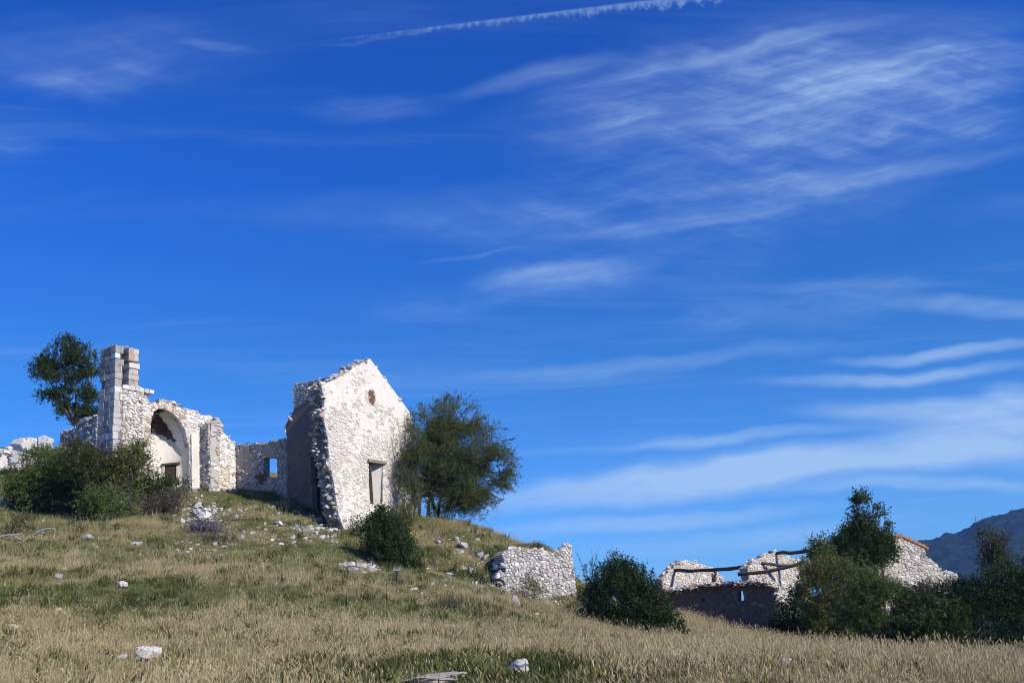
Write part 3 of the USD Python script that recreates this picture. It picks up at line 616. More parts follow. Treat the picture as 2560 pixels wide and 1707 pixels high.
    while z < ztop - .12:
        h = min(rng.uniform(.26, .4), ztop - z) if ztop - z > .5 else ztop - z
        zt_ = z + h; high = z > zsh - .12
        tap = .12 * (1 - smooth(zfoot, zsh, z))                            # the shaft widens a little towards its foot
        cuts = [-bt_ - tap] + sorted(-bt_ * (k + rng.uniform(-.25, .25)) / 3 for k in (1, 2)) + [0.]
        for a, b in zip(cuts, cuts[1:]):                             # the left face
            last = b == 0.; l = rng.uniform(.28, .5)
            if last or rng.random() > .07: block(0 - tap + rng.normal(0, .005), l, a, b, z, zt_, 'stone_quoin' if last and rng.random() < .1 else ['stone_ashlar', 'stone_ashlar', 'stone_corner', 'stone_grey'][rng.integers(4)] if not last else ['stone_corner', 'stone_corner', 'stone_grey'][rng.integers(3)])
            if last: front0 = l
        if high:
            block(front0, sp1 + rng.uniform(-.08, .04), -.6, 0, z, zt_, pin[rng.integers(3)])
            block(front0, sp1 + rng.uniform(-.1, .02), -bt_, -.6, z, zt_, pin[rng.integers(3)])
        elif rng.random() < .8: block(front0, front0 + rng.uniform(.25, .5), -.4, 0, z, zt_, pin[rng.integers(3)])
        z = zt_; row += 1
    z = zsh
    capz = tw.sz(330, 921)[1]
    while z < zp2 - .1:
        h = min(rng.uniform(.25, .4), zp2 - z); m = .5 * (sp2 + s_r) + rng.uniform(-.1, .1)
        if z < capz < z + h: h = max(capz - z, .12)
        isq = abs(z - capz) < .02
        if isq: h = .42; block(sp2 - .03, s_r + .04, -.55, .05, z, z + h * .72, 'stone_quoin'); block(sp2 - .05, m, -bt_, -.55, z + .1, z + h, 'stone_quoin'); block(m, s_r, -bt_, -.55, z, z + h, 'stone_pale')
        else:
            up = z > capz; mt = 'stone_corner' if rng.random() < .6 else 'stone_warm'
            for a, b in ((-bt_, -.65), (-.65, 0)):
                block(sp2 - (.05 if up else 0) + rng.uniform(-.03, .05), m, a, b, z, z + h, mt); block(m, s_r + rng.uniform(-.04, .02), a, b, z, z + h, 'stone_warm')
        z += h
    s = -.0
    while s < s_r + .28: l = rng.uniform(.25, .4); block(s + .42, s + l + .42, -.5, .1, zsh - .2, zsh + .02, 'stone_quoin', 'shelf_stone'); s += l
    M = Masonry()                                                    # rubble beneath the shelf
    face(M, tw, sbox(.45, zfoot, s_r + .3, zsh - .2), .145, 1.6, .06, .018, ['stone_pale', 'stone_white', 'stone_white', 'stone_warm'], rng, lambda s, z: .05)
    M.emit(T, bel, 60)
    C = Masonry(); crest(C, tw, [(.1, ztop), (sp1 - .1, ztop)], bt_, .2, ['stone_ashlar'], rng, dens=.5); crest(C, tw, [(sp2, zp2), (s_r, zp2 - .05)], bt_, .24, ['stone_brown', 'stone_warm'], rng, dens=.7); C.emit(T, bel, 16, 'coping_stone', 'small_coping_stones')
def beam_box(a, b, w, h):
    a, b = np.asarray(a, float), np.asarray(b, float); d = b - a; l = np.linalg.norm(d); d /= l
    u = np.cross(d, [0, 0, 1]); u = np.array([1., 0, 0]) if np.linalg.norm(u) < .2 else u / np.linalg.norm(u); k = np.cross(u, d)
    rng = np.random.default_rng(int(abs(a[0] * 977 + a[2] * 131)) % 9999); pts = []
    for t in np.linspace(0, 1, 5):
        for su in (-1, 1):
            for sk in (-1, 1):
                pts.append(a + d * l * t + u * su * w / 2 * rng.uniform(.85, 1) + k * sk * h / 2 * rng.uniform(.85, 1))
    return hull(np.array(pts))
_g = Graph(); MAT['painted_shade'] = _g.build('doorway_shade', surface=_g('principled_bsdf', base_color=(0.03, 0.022, 0.018), roughness=1.0) + '.BSDF')
chapel()

# ------------------------------------------------------------------ plants
def leaves(pos, axis, length, width, rng):
    n = len(pos); axis = axis / np.linalg.norm(axis, axis=1)[:, None]
    b = np.cross(axis, rng.normal(size=(n, 3))); b /= np.linalg.norm(b, axis=1)[:, None] + 1e-9
    l = (length * rng.uniform(.7, 1.3, n))[:, None]; w = (width * rng.uniform(.7, 1.3, n))[:, None]
    c = np.cross(axis, b) * l * .12
    v = np.stack([pos, pos + axis * l * .5 + b * w * .5 + c, pos + axis * l, pos + axis * l * .5 - b * w * .5 + c], 1).reshape(-1, 3)
    i = np.arange(n)[:, None] * 4
    return v, np.vstack([i + [0, 1, 2], i + [0, 2, 3]])
def crown(blobs, twigs, per, leaf, rng, thr=.42, freq=1.1, shell=.4, twig=.4, up=.4, spray=.22, seed=0):
    """Leaves on short twigs through a crown made of several rounded masses; noise leaves gaps and clumps. blobs: (centre, radii)."""
    C = np.array([b[0] for b in blobs]); Rr = np.array([b[1] for b in blobs]); w = (Rr.mean(1) ** 2.0); w /= w.sum(); P, D = [], []
    while sum(map(len, P)) < twigs:
        k = rng.choice(len(C), twigs * 2, p=w); d = rng.normal(size=(len(k), 3)); d /= np.linalg.norm(d, axis=1)[:, None]
        r = rng.random(len(k)) ** shell * (1 + spray * rng.random(len(k)) ** 5 * 1.0)
        p = C[k] + d * r[:, None] * Rr[k]
        n = meshkit.fbm(p * freq, 3, seed) - .10 * (1 - r)
        ok = n > thr; P.append(p[ok]); D.append(d[ok])
    P = np.vstack(P)[:twigs]; D = np.vstack(D)[:twigs]
    T = D * .8 + np.array([0, 0, up]) + rng.normal(0, .45, P.shape); T /= np.linalg.norm(T, axis=1)[:, None]
    Lt = twig * rng.uniform(.5, 1.5, len(P)); t = rng.random((len(P), per))
    pos = (P[:, None] + T[:, None] * (Lt[:, None] * t)[..., None] + rng.normal(0, leaf * .5, (len(P), per, 3))).reshape(-1, 3)
    ax = (T[:, None] * .7 + rng.normal(0, .6, (len(P), per, 3))).reshape(-1, 3)
    return leaves(pos, ax, leaf, leaf * .55, rng), (P, T, Lt)
def limb(a, b, r0, r1, rng, sag=.12, n=6):
    a, b = np.asarray(a, float), np.asarray(b, float); t = np.linspace(0, 1, n)[:, None]; L = np.linalg.norm(b - a)
    p = a + (b - a) * t + np.sin(t * math.pi) * rng.normal(0, sag * L * .5, 3) + rng.normal(0, .012 * L, (n, 3)) * (t > 0) * (t < 1)
    return tube(p, np.linspace(r0, r1, n), 6)
def px_blobs(lst, Y, squash=.85):
    out = []
    for b in lst:
        x, y, r = b[:3]; dy = b[3] if len(b) > 3 else 0.; q = r * (Y + dy) / FP; out.append((at(x, y, Y + dy), np.array([q, q * squash, q])))
    return out
def plant(name, label, cat, blobs, Y, mat, leaf=.1, dens=1.0, per=9, root=None, stems=1, trunk=.06, bark='bark', group=None, sticks=0, mats=None, squash=.85, seed=0, shoots=2.2, **kw):
    """blobs: (pixel x, pixel y, pixel radius, extra depth). A thing with stems and a crown."""
    rng = np.random.default_rng(seed + int(blobs[0][0] * 7 + blobs[0][1])); B = px_blobs(blobs, Y, squash)
    c0 = np.mean([b[0] for b in B], 0); rt = drop(*root, Y) if root else np.array([c0[0], c0[1], H(c0[0], c0[1])])
    T = Thing(name, label, cat, rt, group)
    low = sorted(B, key=lambda b: b[0][2]); ms = []
    mid = rt + (np.mean([b[0] for b in low[:max(1, len(low) // 2)]], 0) - rt) * .6
    for k in range(stems):
        o = rng.normal(0, trunk * 1.6, 3) * [1, 1, 0] * (stems > 1); m2 = mid + rng.normal(0, .12, 3) * (stems > 1) * np.linalg.norm(mid - rt)
        ms.append(limb(rt + o + [0, 0, -.2], m2, trunk, trunk * .7, rng))
        for b in B[k::stems]:
            ms.append(limb(m2, b[0], trunk * .62, trunk * .16, rng))
            for _ in range(5): d = rng.normal(size=3); d[2] = abs(d[2]); ms.append(limb(b[0], b[0] + d / np.linalg.norm(d) * b[1] * .8, trunk * .2, trunk * .05, rng, n=4))
    T.part('trunk' if stems == 1 else 'stems', join(ms), bark, smooth=True)
    area = sum(b[1].mean() ** 2 for b in B) * 12.6
    (cr, tw) = crown(B, int(area * 30 * dens) + 40, per, leaf, rng, seed=seed, **kw)
    sh = max(int(area * shoots), 0)                                  # young shoots that stand out of the crown
    if sh:
        k = rng.choice(len(B), sh, p=np.array([b[1].mean() ** 2 for b in B]) / sum(b[1].mean() ** 2 for b in B)); d = rng.normal(size=(sh, 3)); d[:, 2] = np.abs(d[:, 2]) + .25; d /= np.linalg.norm(d, axis=1)[:, None]
        o = np.array([B[i][0] for i in k]) + d * np.array([B[i][1] for i in k]) * .8; dr = d + [0, 0, .9] + rng.normal(0, .3, (sh, 3)); dr /= np.linalg.norm(dr, axis=1)[:, None]; Ls = rng.uniform(.3, .85, sh) * np.clip(np.array([B[i][1].mean() for i in k]), .25, 1.1)
        t = rng.random((sh, 16)); pos = (o[:, None] + dr[:, None] * (Ls[:, None] * t)[..., None] + rng.normal(0, leaf * .35, (sh, 16, 3))).reshape(-1, 3)
        cr = join([cr, leaves(pos, (dr[:, None] * .9 + rng.normal(0, .5, (sh, 16, 3))).reshape(-1, 3), leaf * .95, leaf * .5, rng)])
        T.part('shoots', join([tube([o[i], o[i] + dr[i] * Ls[i] * .5, o[i] + dr[i] * Ls[i]], [.012, .008, .004], 4) for i in range(sh)]), bark, kind='stuff')
    T.part('crown', cr, mat)
    if sticks:
        P, TT, Lt = tw; k = rng.choice(len(P), min(sticks, len(P)), replace=False)
        T.part('bare_twigs', join([tube([P[i] - TT[i] * .5, P[i] + TT[i] * .15 + rng.normal(0, .06, 3), P[i] + TT[i] * (Lt[i] + .25)], [.012, .009, .004], 4) for i in k]), bark, kind='stuff')
    return T

plant('tree', 'slender leafy tree growing behind the belfry', 'tree', [(165, 872, 30), (150, 905, 42), (110, 925, 32), (205, 900, 36), (232, 915, 25), (140, 960, 28), (120, 980, 22), (190, 960, 36), (160, 1000, 24), (175, 1040, 30), (215, 1000, 28), (200, 1050, 26), (228, 1040, 20), (180, 1062, 20)], 66, 'leaf_mid', leaf=.14, dens=.68, root=(196, 1090), trunk=.16, thr=.485, freq=1.0, shell=.5, twig=.4, spray=.25, seed=3)
def big_tree():
    Y = 55.2; rng = np.random.default_rng(5)
    bl = [(1075, 1075, 58), (1130, 1060, 60), (1110, 1120, 80), (1180, 1120, 66), (1070, 1150, 66), (1140, 1180, 74), (1210, 1165, 56), (1032, 1112, 34, -1.4), (1230, 1200, 44), (1170, 1225, 46), (1090, 1220, 52), (1250, 1145, 34), (1030, 1185, 36, -1.4), (1028, 1240, 28, -1.5), (1045, 1150, 34, -1.2), (1160, 1045, 34), (1200, 1245, 40), (1140, 1250, 40), (1100, 1255, 34), (1250, 1185, 34)]
    B = px_blobs(bl, Y, .7); rt = drop(1085, 1302, Y)
    T = Thing('tree', 'broad grey-green tree with several stems growing against the right edge of the gable', 'tree', rt)
    m2 = [at(1050, 1240, Y), at(1078, 1225, Y), at(1105, 1220, Y), at(1060, 1180, Y + .6)]; ms = []
    for i, m in enumerate(m2):
        b0 = rt + [(-.75, -.4, .1, .3)[i], rng.normal(0, .2), -.2]; ms.append(limb(b0, m, .12, .085, rng, .05))
        for b in B[i::4]:
            ms.append(limb(m, b[0], .075, .022, rng))
            for _ in range(9):
                d = rng.normal(size=3) + [.25, 0, .2]; e = b[0] + d / np.linalg.norm(d) * b[1] * rng.uniform(.8, 1.25); ms.append(limb(b[0], e, .024, .006, rng, n=5))
    T.part('stems', join(ms), 'bark', smooth=True)
    cr, tw = crown(B, 11500, 9, .09, rng, thr=.455, freq=1.3, shell=.5, twig=.5, up=.25, spray=.4, seed=14)
    T.part('crown', cr, 'leaf_grey')
    # long sprays that reach out of the crown against the sky, leafy along their length
    P, D, tips = [], [], []
    for a, b in (((1180, 1080), (1268, 1072)), ((1200, 1120), (1290, 1095)), ((1220, 1150), (1288, 1140)), ((1230, 1180), (1290, 1190)), ((1230, 1210), (1270, 1220)), ((1150, 1040), (1180, 1010)), ((1110, 1020), (1122, 985)), ((1105, 1030), (1092, 1000)), ((1200, 1100), (1250, 1055)), ((1215, 1230), (1255, 1252)), ((1060, 1040), (1050, 1010)), ((1170, 1060), (1215, 1040)), ((1240, 1165), (1292, 1168)), ((1140, 1020), (1150, 992))):
        p0, p1 = at(*a, Y), at(*b, Y + rng.normal(0, .8)); t = np.linspace(0, 1, 7)[:, None]; q = p0 + (p1 - p0) * t + np.array([0, 0, 1]) * np.sin(t * math.pi) * rng.uniform(-.1, .25); tips.append(tube(q, np.linspace(.022, .006, 7), 4))
        for _ in range(60):
            u = rng.random() ** .8; k = min(int(u * 6), 5); P.append(q[k] + (q[k + 1] - q[k]) * (u * 6 - k) + rng.normal(0, .05, 3)); D.append((p1 - p0) + rng.normal(0, .9, 3))
    T.part('branch_sprays', join(tips), 'bark', kind='stuff'); T.part('spray_leaves', leaves(np.array(P), np.array(D), .1, .055, rng), 'leaf_grey', kind='stuff')
    # bare lower twigs, and those that climb the gable's edge
    ms = []
    for a, b in (((1105, 1262), (1170, 1300)), ((1110, 1255), (1190, 1275)), ((1150, 1268), (1165, 1300)), ((1130, 1262), (1140, 1290)), ((1160, 1270), (1200, 1262)), ((1120, 1250), (1215, 1290))): ms.append(limb(at(*a, Y), at(*b, Y), .018, .006, rng, .2))
    for _ in range(30):
        x0, y0 = rng.uniform(990, 1050), rng.uniform(1150, 1280); a = at(x0, y0, Y - 1.5); b = at(x0 + rng.normal(-8, 16), y0 - rng.uniform(50, 130), Y - rng.uniform(1.5, 2.2)); ms.append(limb(a, b, .016, .005, rng, .12))
    T.part('bare_twigs', join(ms), 'bark', kind='stuff')
big_tree()
plant('bush', 'dark green conical bush standing in front of the gable', 'bush', [(952, 1282, 12), (958, 1300, 24), (945, 1318, 28), (975, 1325, 32), (950, 1350, 42), (985, 1362, 44), (930, 1385, 38), (965, 1400, 54), (1008, 1398, 46), (1032, 1402, 28), (985, 1425, 40), (930, 1412, 34), (1000, 1435, 30)], 44, 'leaf_dark', leaf=.09, dens=1.5, per=10, root=(980, 1438), trunk=.08, thr=.40, freq=1.5, shell=.35, twig=.25, up=.8, seed=4)
plant('bush', 'small green bush at the foot of the gable, left of the dark conical bush', 'bush', [(905, 1308, 20), (920, 1300, 18), (898, 1318, 12)], 48.3, 'leaf_mid', leaf=.09, dens=1.3, trunk=.03, thr=.4, seed=5)
plant('bush', 'loose brownish green bush behind the right shoulder of the dark conical bush', 'bush', [(1000, 1282, 20), (1018, 1290, 18), (1008, 1302, 18)], 49.5, 'leaf_olive', leaf=.09, dens=.9, trunk=.03, thr=.42, seed=6, sticks=40)
# the thicket at the left, below the belfry
plant('bush', 'large dark rounded bush at the left below the white rocks', 'bush', [(95, 1175, 52), (60, 1210, 44), (130, 1200, 62), (90, 1240, 46), (150, 1245, 46), (40, 1235, 26), (180, 1210, 40)], 49.3, 'leaf_mid', leaf=.1, dens=1.49, trunk=.08, stems=3, thr=0.37, freq=1.0, shell=.38, seed=7)
plant('bush', 'olive green bush with upright shoots in front of the belfry foot', 'bush', [(190, 1140, 34), (215, 1170, 48), (180, 1170, 40), (250, 1190, 46), (230, 1225, 42)], 48.2, 'leaf_olive', leaf=.1, dens=1.30, trunk=.06, stems=3, thr=0.38, seed=8, sticks=60)
plant('bush', 'tall feathery bush reaching up before the rubble wall right of the belfry', 'bush', [(345, 1120, 20), (325, 1145, 30), (300, 1160, 30), (340, 1180, 36), (305, 1200, 40), (285, 1185, 28), (352, 1150, 16)], 48.6, 'leaf_olive', leaf=.1, dens=1.10, trunk=.05, stems=3, thr=0.40, twig=.5, up=.8, spray=.35, seed=9, sticks=60)
plant('bush', 'low spreading bush in front of the niche doorway', 'bush', [(380, 1215, 34), (415, 1225, 32), (440, 1225, 26), (350, 1230, 34), (400, 1250, 30)], 49.8, 'leaf_mid', leaf=.1, dens=1.10, trunk=.05, stems=3, thr=0.39, spray=.2, seed=10, sticks=60)
plant('bush', 'fresh green bush at the lower edge of the thicket', 'bush', [(255, 1255, 40), (290, 1260, 36), (270, 1280, 26), (225, 1262, 26), (325, 1270, 28)], 47.3, 'leaf_fresh', leaf=.09, dens=1.04, trunk=.05, stems=3, thr=0.39, seed=11)
plant('bush', 'bare brown twiggy bush at the right end of the thicket', 'bush', [(390, 1275, 26), (415, 1262, 24), (440, 1255, 22), (365, 1280, 22)], 48, 'twig_brown', leaf=.09, dens=0.72, trunk=.035, stems=4, thr=.4, up=1.0, seed=12, sticks=160)
plant('bush', 'pale low shrub on bare grass at the far left', 'bush', [(55, 1305, 20), (75, 1312, 18), (35, 1318, 14)], 43, 'leaf_grey', leaf=.07, dens=0.78, trunk=.02, thr=0.40, seed=13, sticks=30)
plant('bush', 'small grey bush on the rocks beside the white outcrop at the left edge', 'bush', [(25, 1185, 16), (15, 1190, 12)], 58, 'leaf_grey', leaf=.09, dens=1.30, trunk=.02, seed=14)
plant('lavender', 'purple flowering lavender clump on the slope left of the gable', 'lavender', [(500, 1338, 20), (520, 1338, 22), (535, 1345, 16), (485, 1345, 14)], 44, 'lavender', leaf=.09, dens=1.56, trunk=.02, stems=3, thr=.35, up=1.2, seed=15)
plant('bush', 'brown dry shrub just below the purple lavender', 'bush', [(535, 1370, 24), (560, 1372, 26), (580, 1375, 18), (510, 1375, 14)], 42.5, 'twig_brown', leaf=.07, dens=1.17, trunk=.02, stems=4, thr=.38, up=1.2, seed=16, sticks=120)
plant('bush', 'small pointed green bush left of the retaining wall', 'bush', [(1138, 1440, 18), (1150, 1450, 16), (1130, 1452, 14), (1140, 1425, 8)], 44.5, 'leaf_mid', leaf=.07, dens=1.69, trunk=.02, up=1.0, twig=.25, seed=17)
plant('bush', 'grey lavender-like shrub between the pointed bush and the retaining wall', 'bush', [(1180, 1446, 20), (1200, 1455, 20), (1165, 1448, 14), (1215, 1462, 12)], 45, 'leaf_grey', leaf=.07, dens=1.56, trunk=.02, up=.9, twig=.25, seed=18)
plant('bush', 'little bush growing against the face of the retaining wall', 'bush', [(1325, 1462, 10), (1333, 1475, 16), (1348, 1480, 14)], 45.6, 'leaf_olive', leaf=.07, dens=1.56, trunk=.02, seed=19)
plant('weed', 'dark stand of tall dead weeds in the meadow below the retaining wall', 'weeds', [(1100, 1545, 22), (1130, 1550, 26), (1165, 1550, 28), (1195, 1555, 22), (1215, 1560, 14), (1075, 1555, 14)], 31.5, 'leaf_mid', leaf=.06, dens=1.3, trunk=.012, stems=6, thr=.38, up=1.6, twig=.3, seed=20, sticks=150)
plant('herb', 'low dark leafy herb in the green band of the meadow at the left', 'herb', [(310, 1520, 18), (330, 1528, 14), (295, 1526, 12)], 25.5, 'leaf_mid', leaf=.045, dens=1.6, trunk=.01, thr=.4, seed=21)
plant('herb', 'small dark thistle at the bottom left beside a pale stone', 'thistle', [(25, 1630, 12), (32, 1642, 12), (20, 1645, 9)], 17.6, 'leaf_grey', leaf=.04, dens=2.0, trunk=.008, up=1.2, seed=22)
# right side
plant('bush', 'big dark green bush right of the retaining wall', 'bush', [(1545, 1420, 26), (1560, 1450, 44), (1520, 1460, 36), (1600, 1470, 44), (1560, 1500, 60), (1610, 1520, 54), (1530, 1530, 50), (1640, 1530, 40), (1590, 1560, 50), (1670, 1562, 30), (1500, 1550, 36), (1695, 1578, 20), (1630, 1570, 40)], 41, 'leaf_dark', leaf=.085, dens=1.62, per=10, trunk=.1, stems=2, thr=0.36, freq=1.3, shell=.36, up=.6, twig=.28, seed=23)
plant('bush', 'thin greyish bush leaning against the left flank of the big dark bush', 'bush', [(1480, 1430, 20), (1475, 1465, 28), (1490, 1500, 32), (1470, 1510, 24), (1485, 1540, 28), (1505, 1440, 18)], 41.8, 'leaf_grey', leaf=.08, dens=0.91, trunk=.04, stems=3, thr=0.40, up=.6, spray=.3, seed=24, sticks=80)
plant('tree', 'slim leafy tree rising above the thicket beside the tiled gable', 'tree', [(2150, 1248, 13), (2158, 1268, 20), (2182, 1288, 22), (2136, 1296, 13), (2160, 1312, 24), (2198, 1322, 22), (2122, 1340, 18), (2156, 1350, 32), (2200, 1356, 26), (2100, 1362, 18), (2125, 1385, 30), (2178, 1390, 30), (2222, 1385, 18), (2086, 1390, 18)], 57, 'leaf_mid', leaf=.14, dens=1.6, root=(2178, 1480), trunk=.11, thr=.345, freq=1.0, shell=.5, spray=.2, seed=25)
plant('bush', 'small bushy top poking up at the right end of the ridge beam', 'bush', [(2045, 1362, 14), (2055, 1378, 20), (2040, 1395, 18), (2060, 1410, 24), (2030, 1410, 16)], 55, 'leaf_mid', leaf=.12, dens=1.17, trunk=.05, thr=0.38, seed=26)
plant('bush', 'dark shaded bush in front of the right end of the shadowed house wall', 'bush', [(1985, 1545, 34), (1960, 1560, 30), (2010, 1520, 34), (1990, 1580, 34), (2030, 1560, 34), (1940, 1585, 22), (2000, 1490, 24)], 50, 'leaf_dark', leaf=.1, dens=1.56, trunk=.06, stems=2, thr=0.37, seed=27)
plant('bush', 'broad olive bush below the slim tree', 'bush', [(2065, 1440, 36), (2030, 1450, 28), (2100, 1450, 44), (2060, 1490, 52), (2120, 1500, 54), (2080, 1540, 54), (2150, 1460, 40), (2020, 1430, 22), (2050, 1575, 34), (2130, 1600, 44), (2080, 1605, 40), (2110, 1570, 40)], 47, 'leaf_olive', leaf=.09, dens=1.37, per=10, trunk=.08, stems=3, thr=0.37, shell=.38, spray=.12, seed=28, sticks=50)
plant('bush', 'rounded green bush in front of the foot of the tiled gable', 'bush', [(2180, 1470, 34), (2210, 1500, 44), (2170, 1520, 50), (2230, 1540, 46), (2150, 1560, 46), (2210, 1575, 40), (2245, 1495, 26), (2230, 1600, 40), (2270, 1608, 40), (2190, 1612, 40), (2255, 1560, 34)], 43, 'leaf_mid', leaf=.09, dens=1.43, per=10, trunk=.08, stems=3, thr=0.37, shell=.38, seed=29)
plant('bush', 'thin scrambling bush over the broken right end of the tiled gable', 'bush', [(2290, 1492, 22), (2320, 1485, 20), (2262, 1490, 24), (2320, 1500, 34), (2280, 1520, 34), (2300, 1550, 40), (2260, 1560, 36), (2340, 1570, 36)], 46, 'leaf_olive', leaf=.085, dens=0.95, trunk=.04, stems=3, thr=0.41, spray=.3, seed=30, sticks=120)
plant('bush', 'wide green bush filling the gap right of the tiled gable', 'bush', [(2400, 1490, 30), (2352, 1508, 30), (2425, 1495, 38), (2380, 1520, 50), (2440, 1540, 50), (2330, 1545, 40), (2390, 1570, 44), (2300, 1570, 40), (2430, 1590, 44), (2350, 1600, 40), (2470, 1570, 40)], 42, 'leaf_mid', leaf=.085, dens=1.43, per=10, trunk=.08, stems=3, thr=0.37, shell=.38, seed=31, sticks=40)
plant('bush', 'upright yellow-green bush with tall shoots against the far hill', 'bush', [(2468, 1335, 14), (2475, 1360, 20), (2490, 1385, 24), (2510, 1360, 12), (2505, 1400, 26), (2480, 1415, 26), (2530, 1395, 14), (2455, 1340, 8), (2525, 1370, 10)], 41, 'leaf_olive', leaf=.08, dens=1.23, trunk=.05, stems=3, thr=0.37, up=1.3, twig=.4, seed=32, sticks=60)
plant('bush', 'dark bush at the right edge of the thicket', 'bush', [(2500, 1460, 40), (2550, 1440, 36), (2470, 1490, 40), (2540, 1500, 56), (2490, 1545, 50), (2570, 1560, 60), (2520, 1590, 40), (2600, 1480, 50), (2470, 1600, 36)], 38, 'leaf_dark', leaf=.08, dens=1.56, per=10, trunk=.08, stems=3, thr=0.36, shell=.36, seed=33)

# ------------------------------------------------------------------ retaining wall
def retaining_wall():
    rng = np.random.default_rng(21); P = Plane(WA, we, wn); mats = ['stone_grey', 'stone_pale', 'stone_pale', 'stone_grey', 'stone_pale']
    T = Thing('retaining_wall', 'dry stone retaining wall of grey-white stones holding up the grassy terrace', 'wall', WA)
    top = P.poly([(1252, 1384), (1268, 1373), (1290, 1367), (1310, 1370), (1330, 1372), (1360, 1375), (1378, 1381), (1390, 1378), (1402, 1370), (1424, 1361)])
    left = P.poly([(1268, 1500), (1262, 1462), (1256, 1442), (1264, 1424), (1258, 1402)])
    sr = WLEN; zb = min(WA[2], WB[2]) - .9
    poly = Polygon([(left[0][0], zb)] + left + top + [(sr, top[-1][1]), (sr, zb)])
    w = T.part('wall', slab(P, poly.buffer(-.03), .9, 0, .03, 6), 'mortar'); M = Masonry()
    face(M, P, poly, .135, 1.3, .06, .006, mats + ['stone_white'], rng)
    S = Plane(WB, -wn, we); ps = Polygon([(0, zb), (0, top[-1][1]), (1.5, top[-1][1] - .1), (3.5, top[-1][1] - .3), (6, top[-1][1] - .5), (6, zb - 1)])
    T.part('wall', slab(S, ps.intersection(sbox(.91, -50, 9, 90)), .7, -.03, .03, 7), 'mortar_dark', label='return wall running back from the right corner')
    face(M, S, ps, .3, 1.2, .06, .02, mats, rng); M.emit(T, w, 290)
    C = Masonry(); crest(C, P, top, .5, .24, mats, rng, dens=.7)
    for _ in range(70):
        k = rng.random(); p = LineString(left).interpolate(k, normalized=True); r = rng.uniform(.07, .17); C.add(chunk(rng, P.world([(p.x - rng.uniform(-.05, .25), p.y)], [-rng.random() * .8])[0], (r * 1.3, r, r * .8)), mats[rng.integers(5)])
    C.emit(T, w, 60, 'coping_stone', 'small_coping_stones')
retaining_wall()

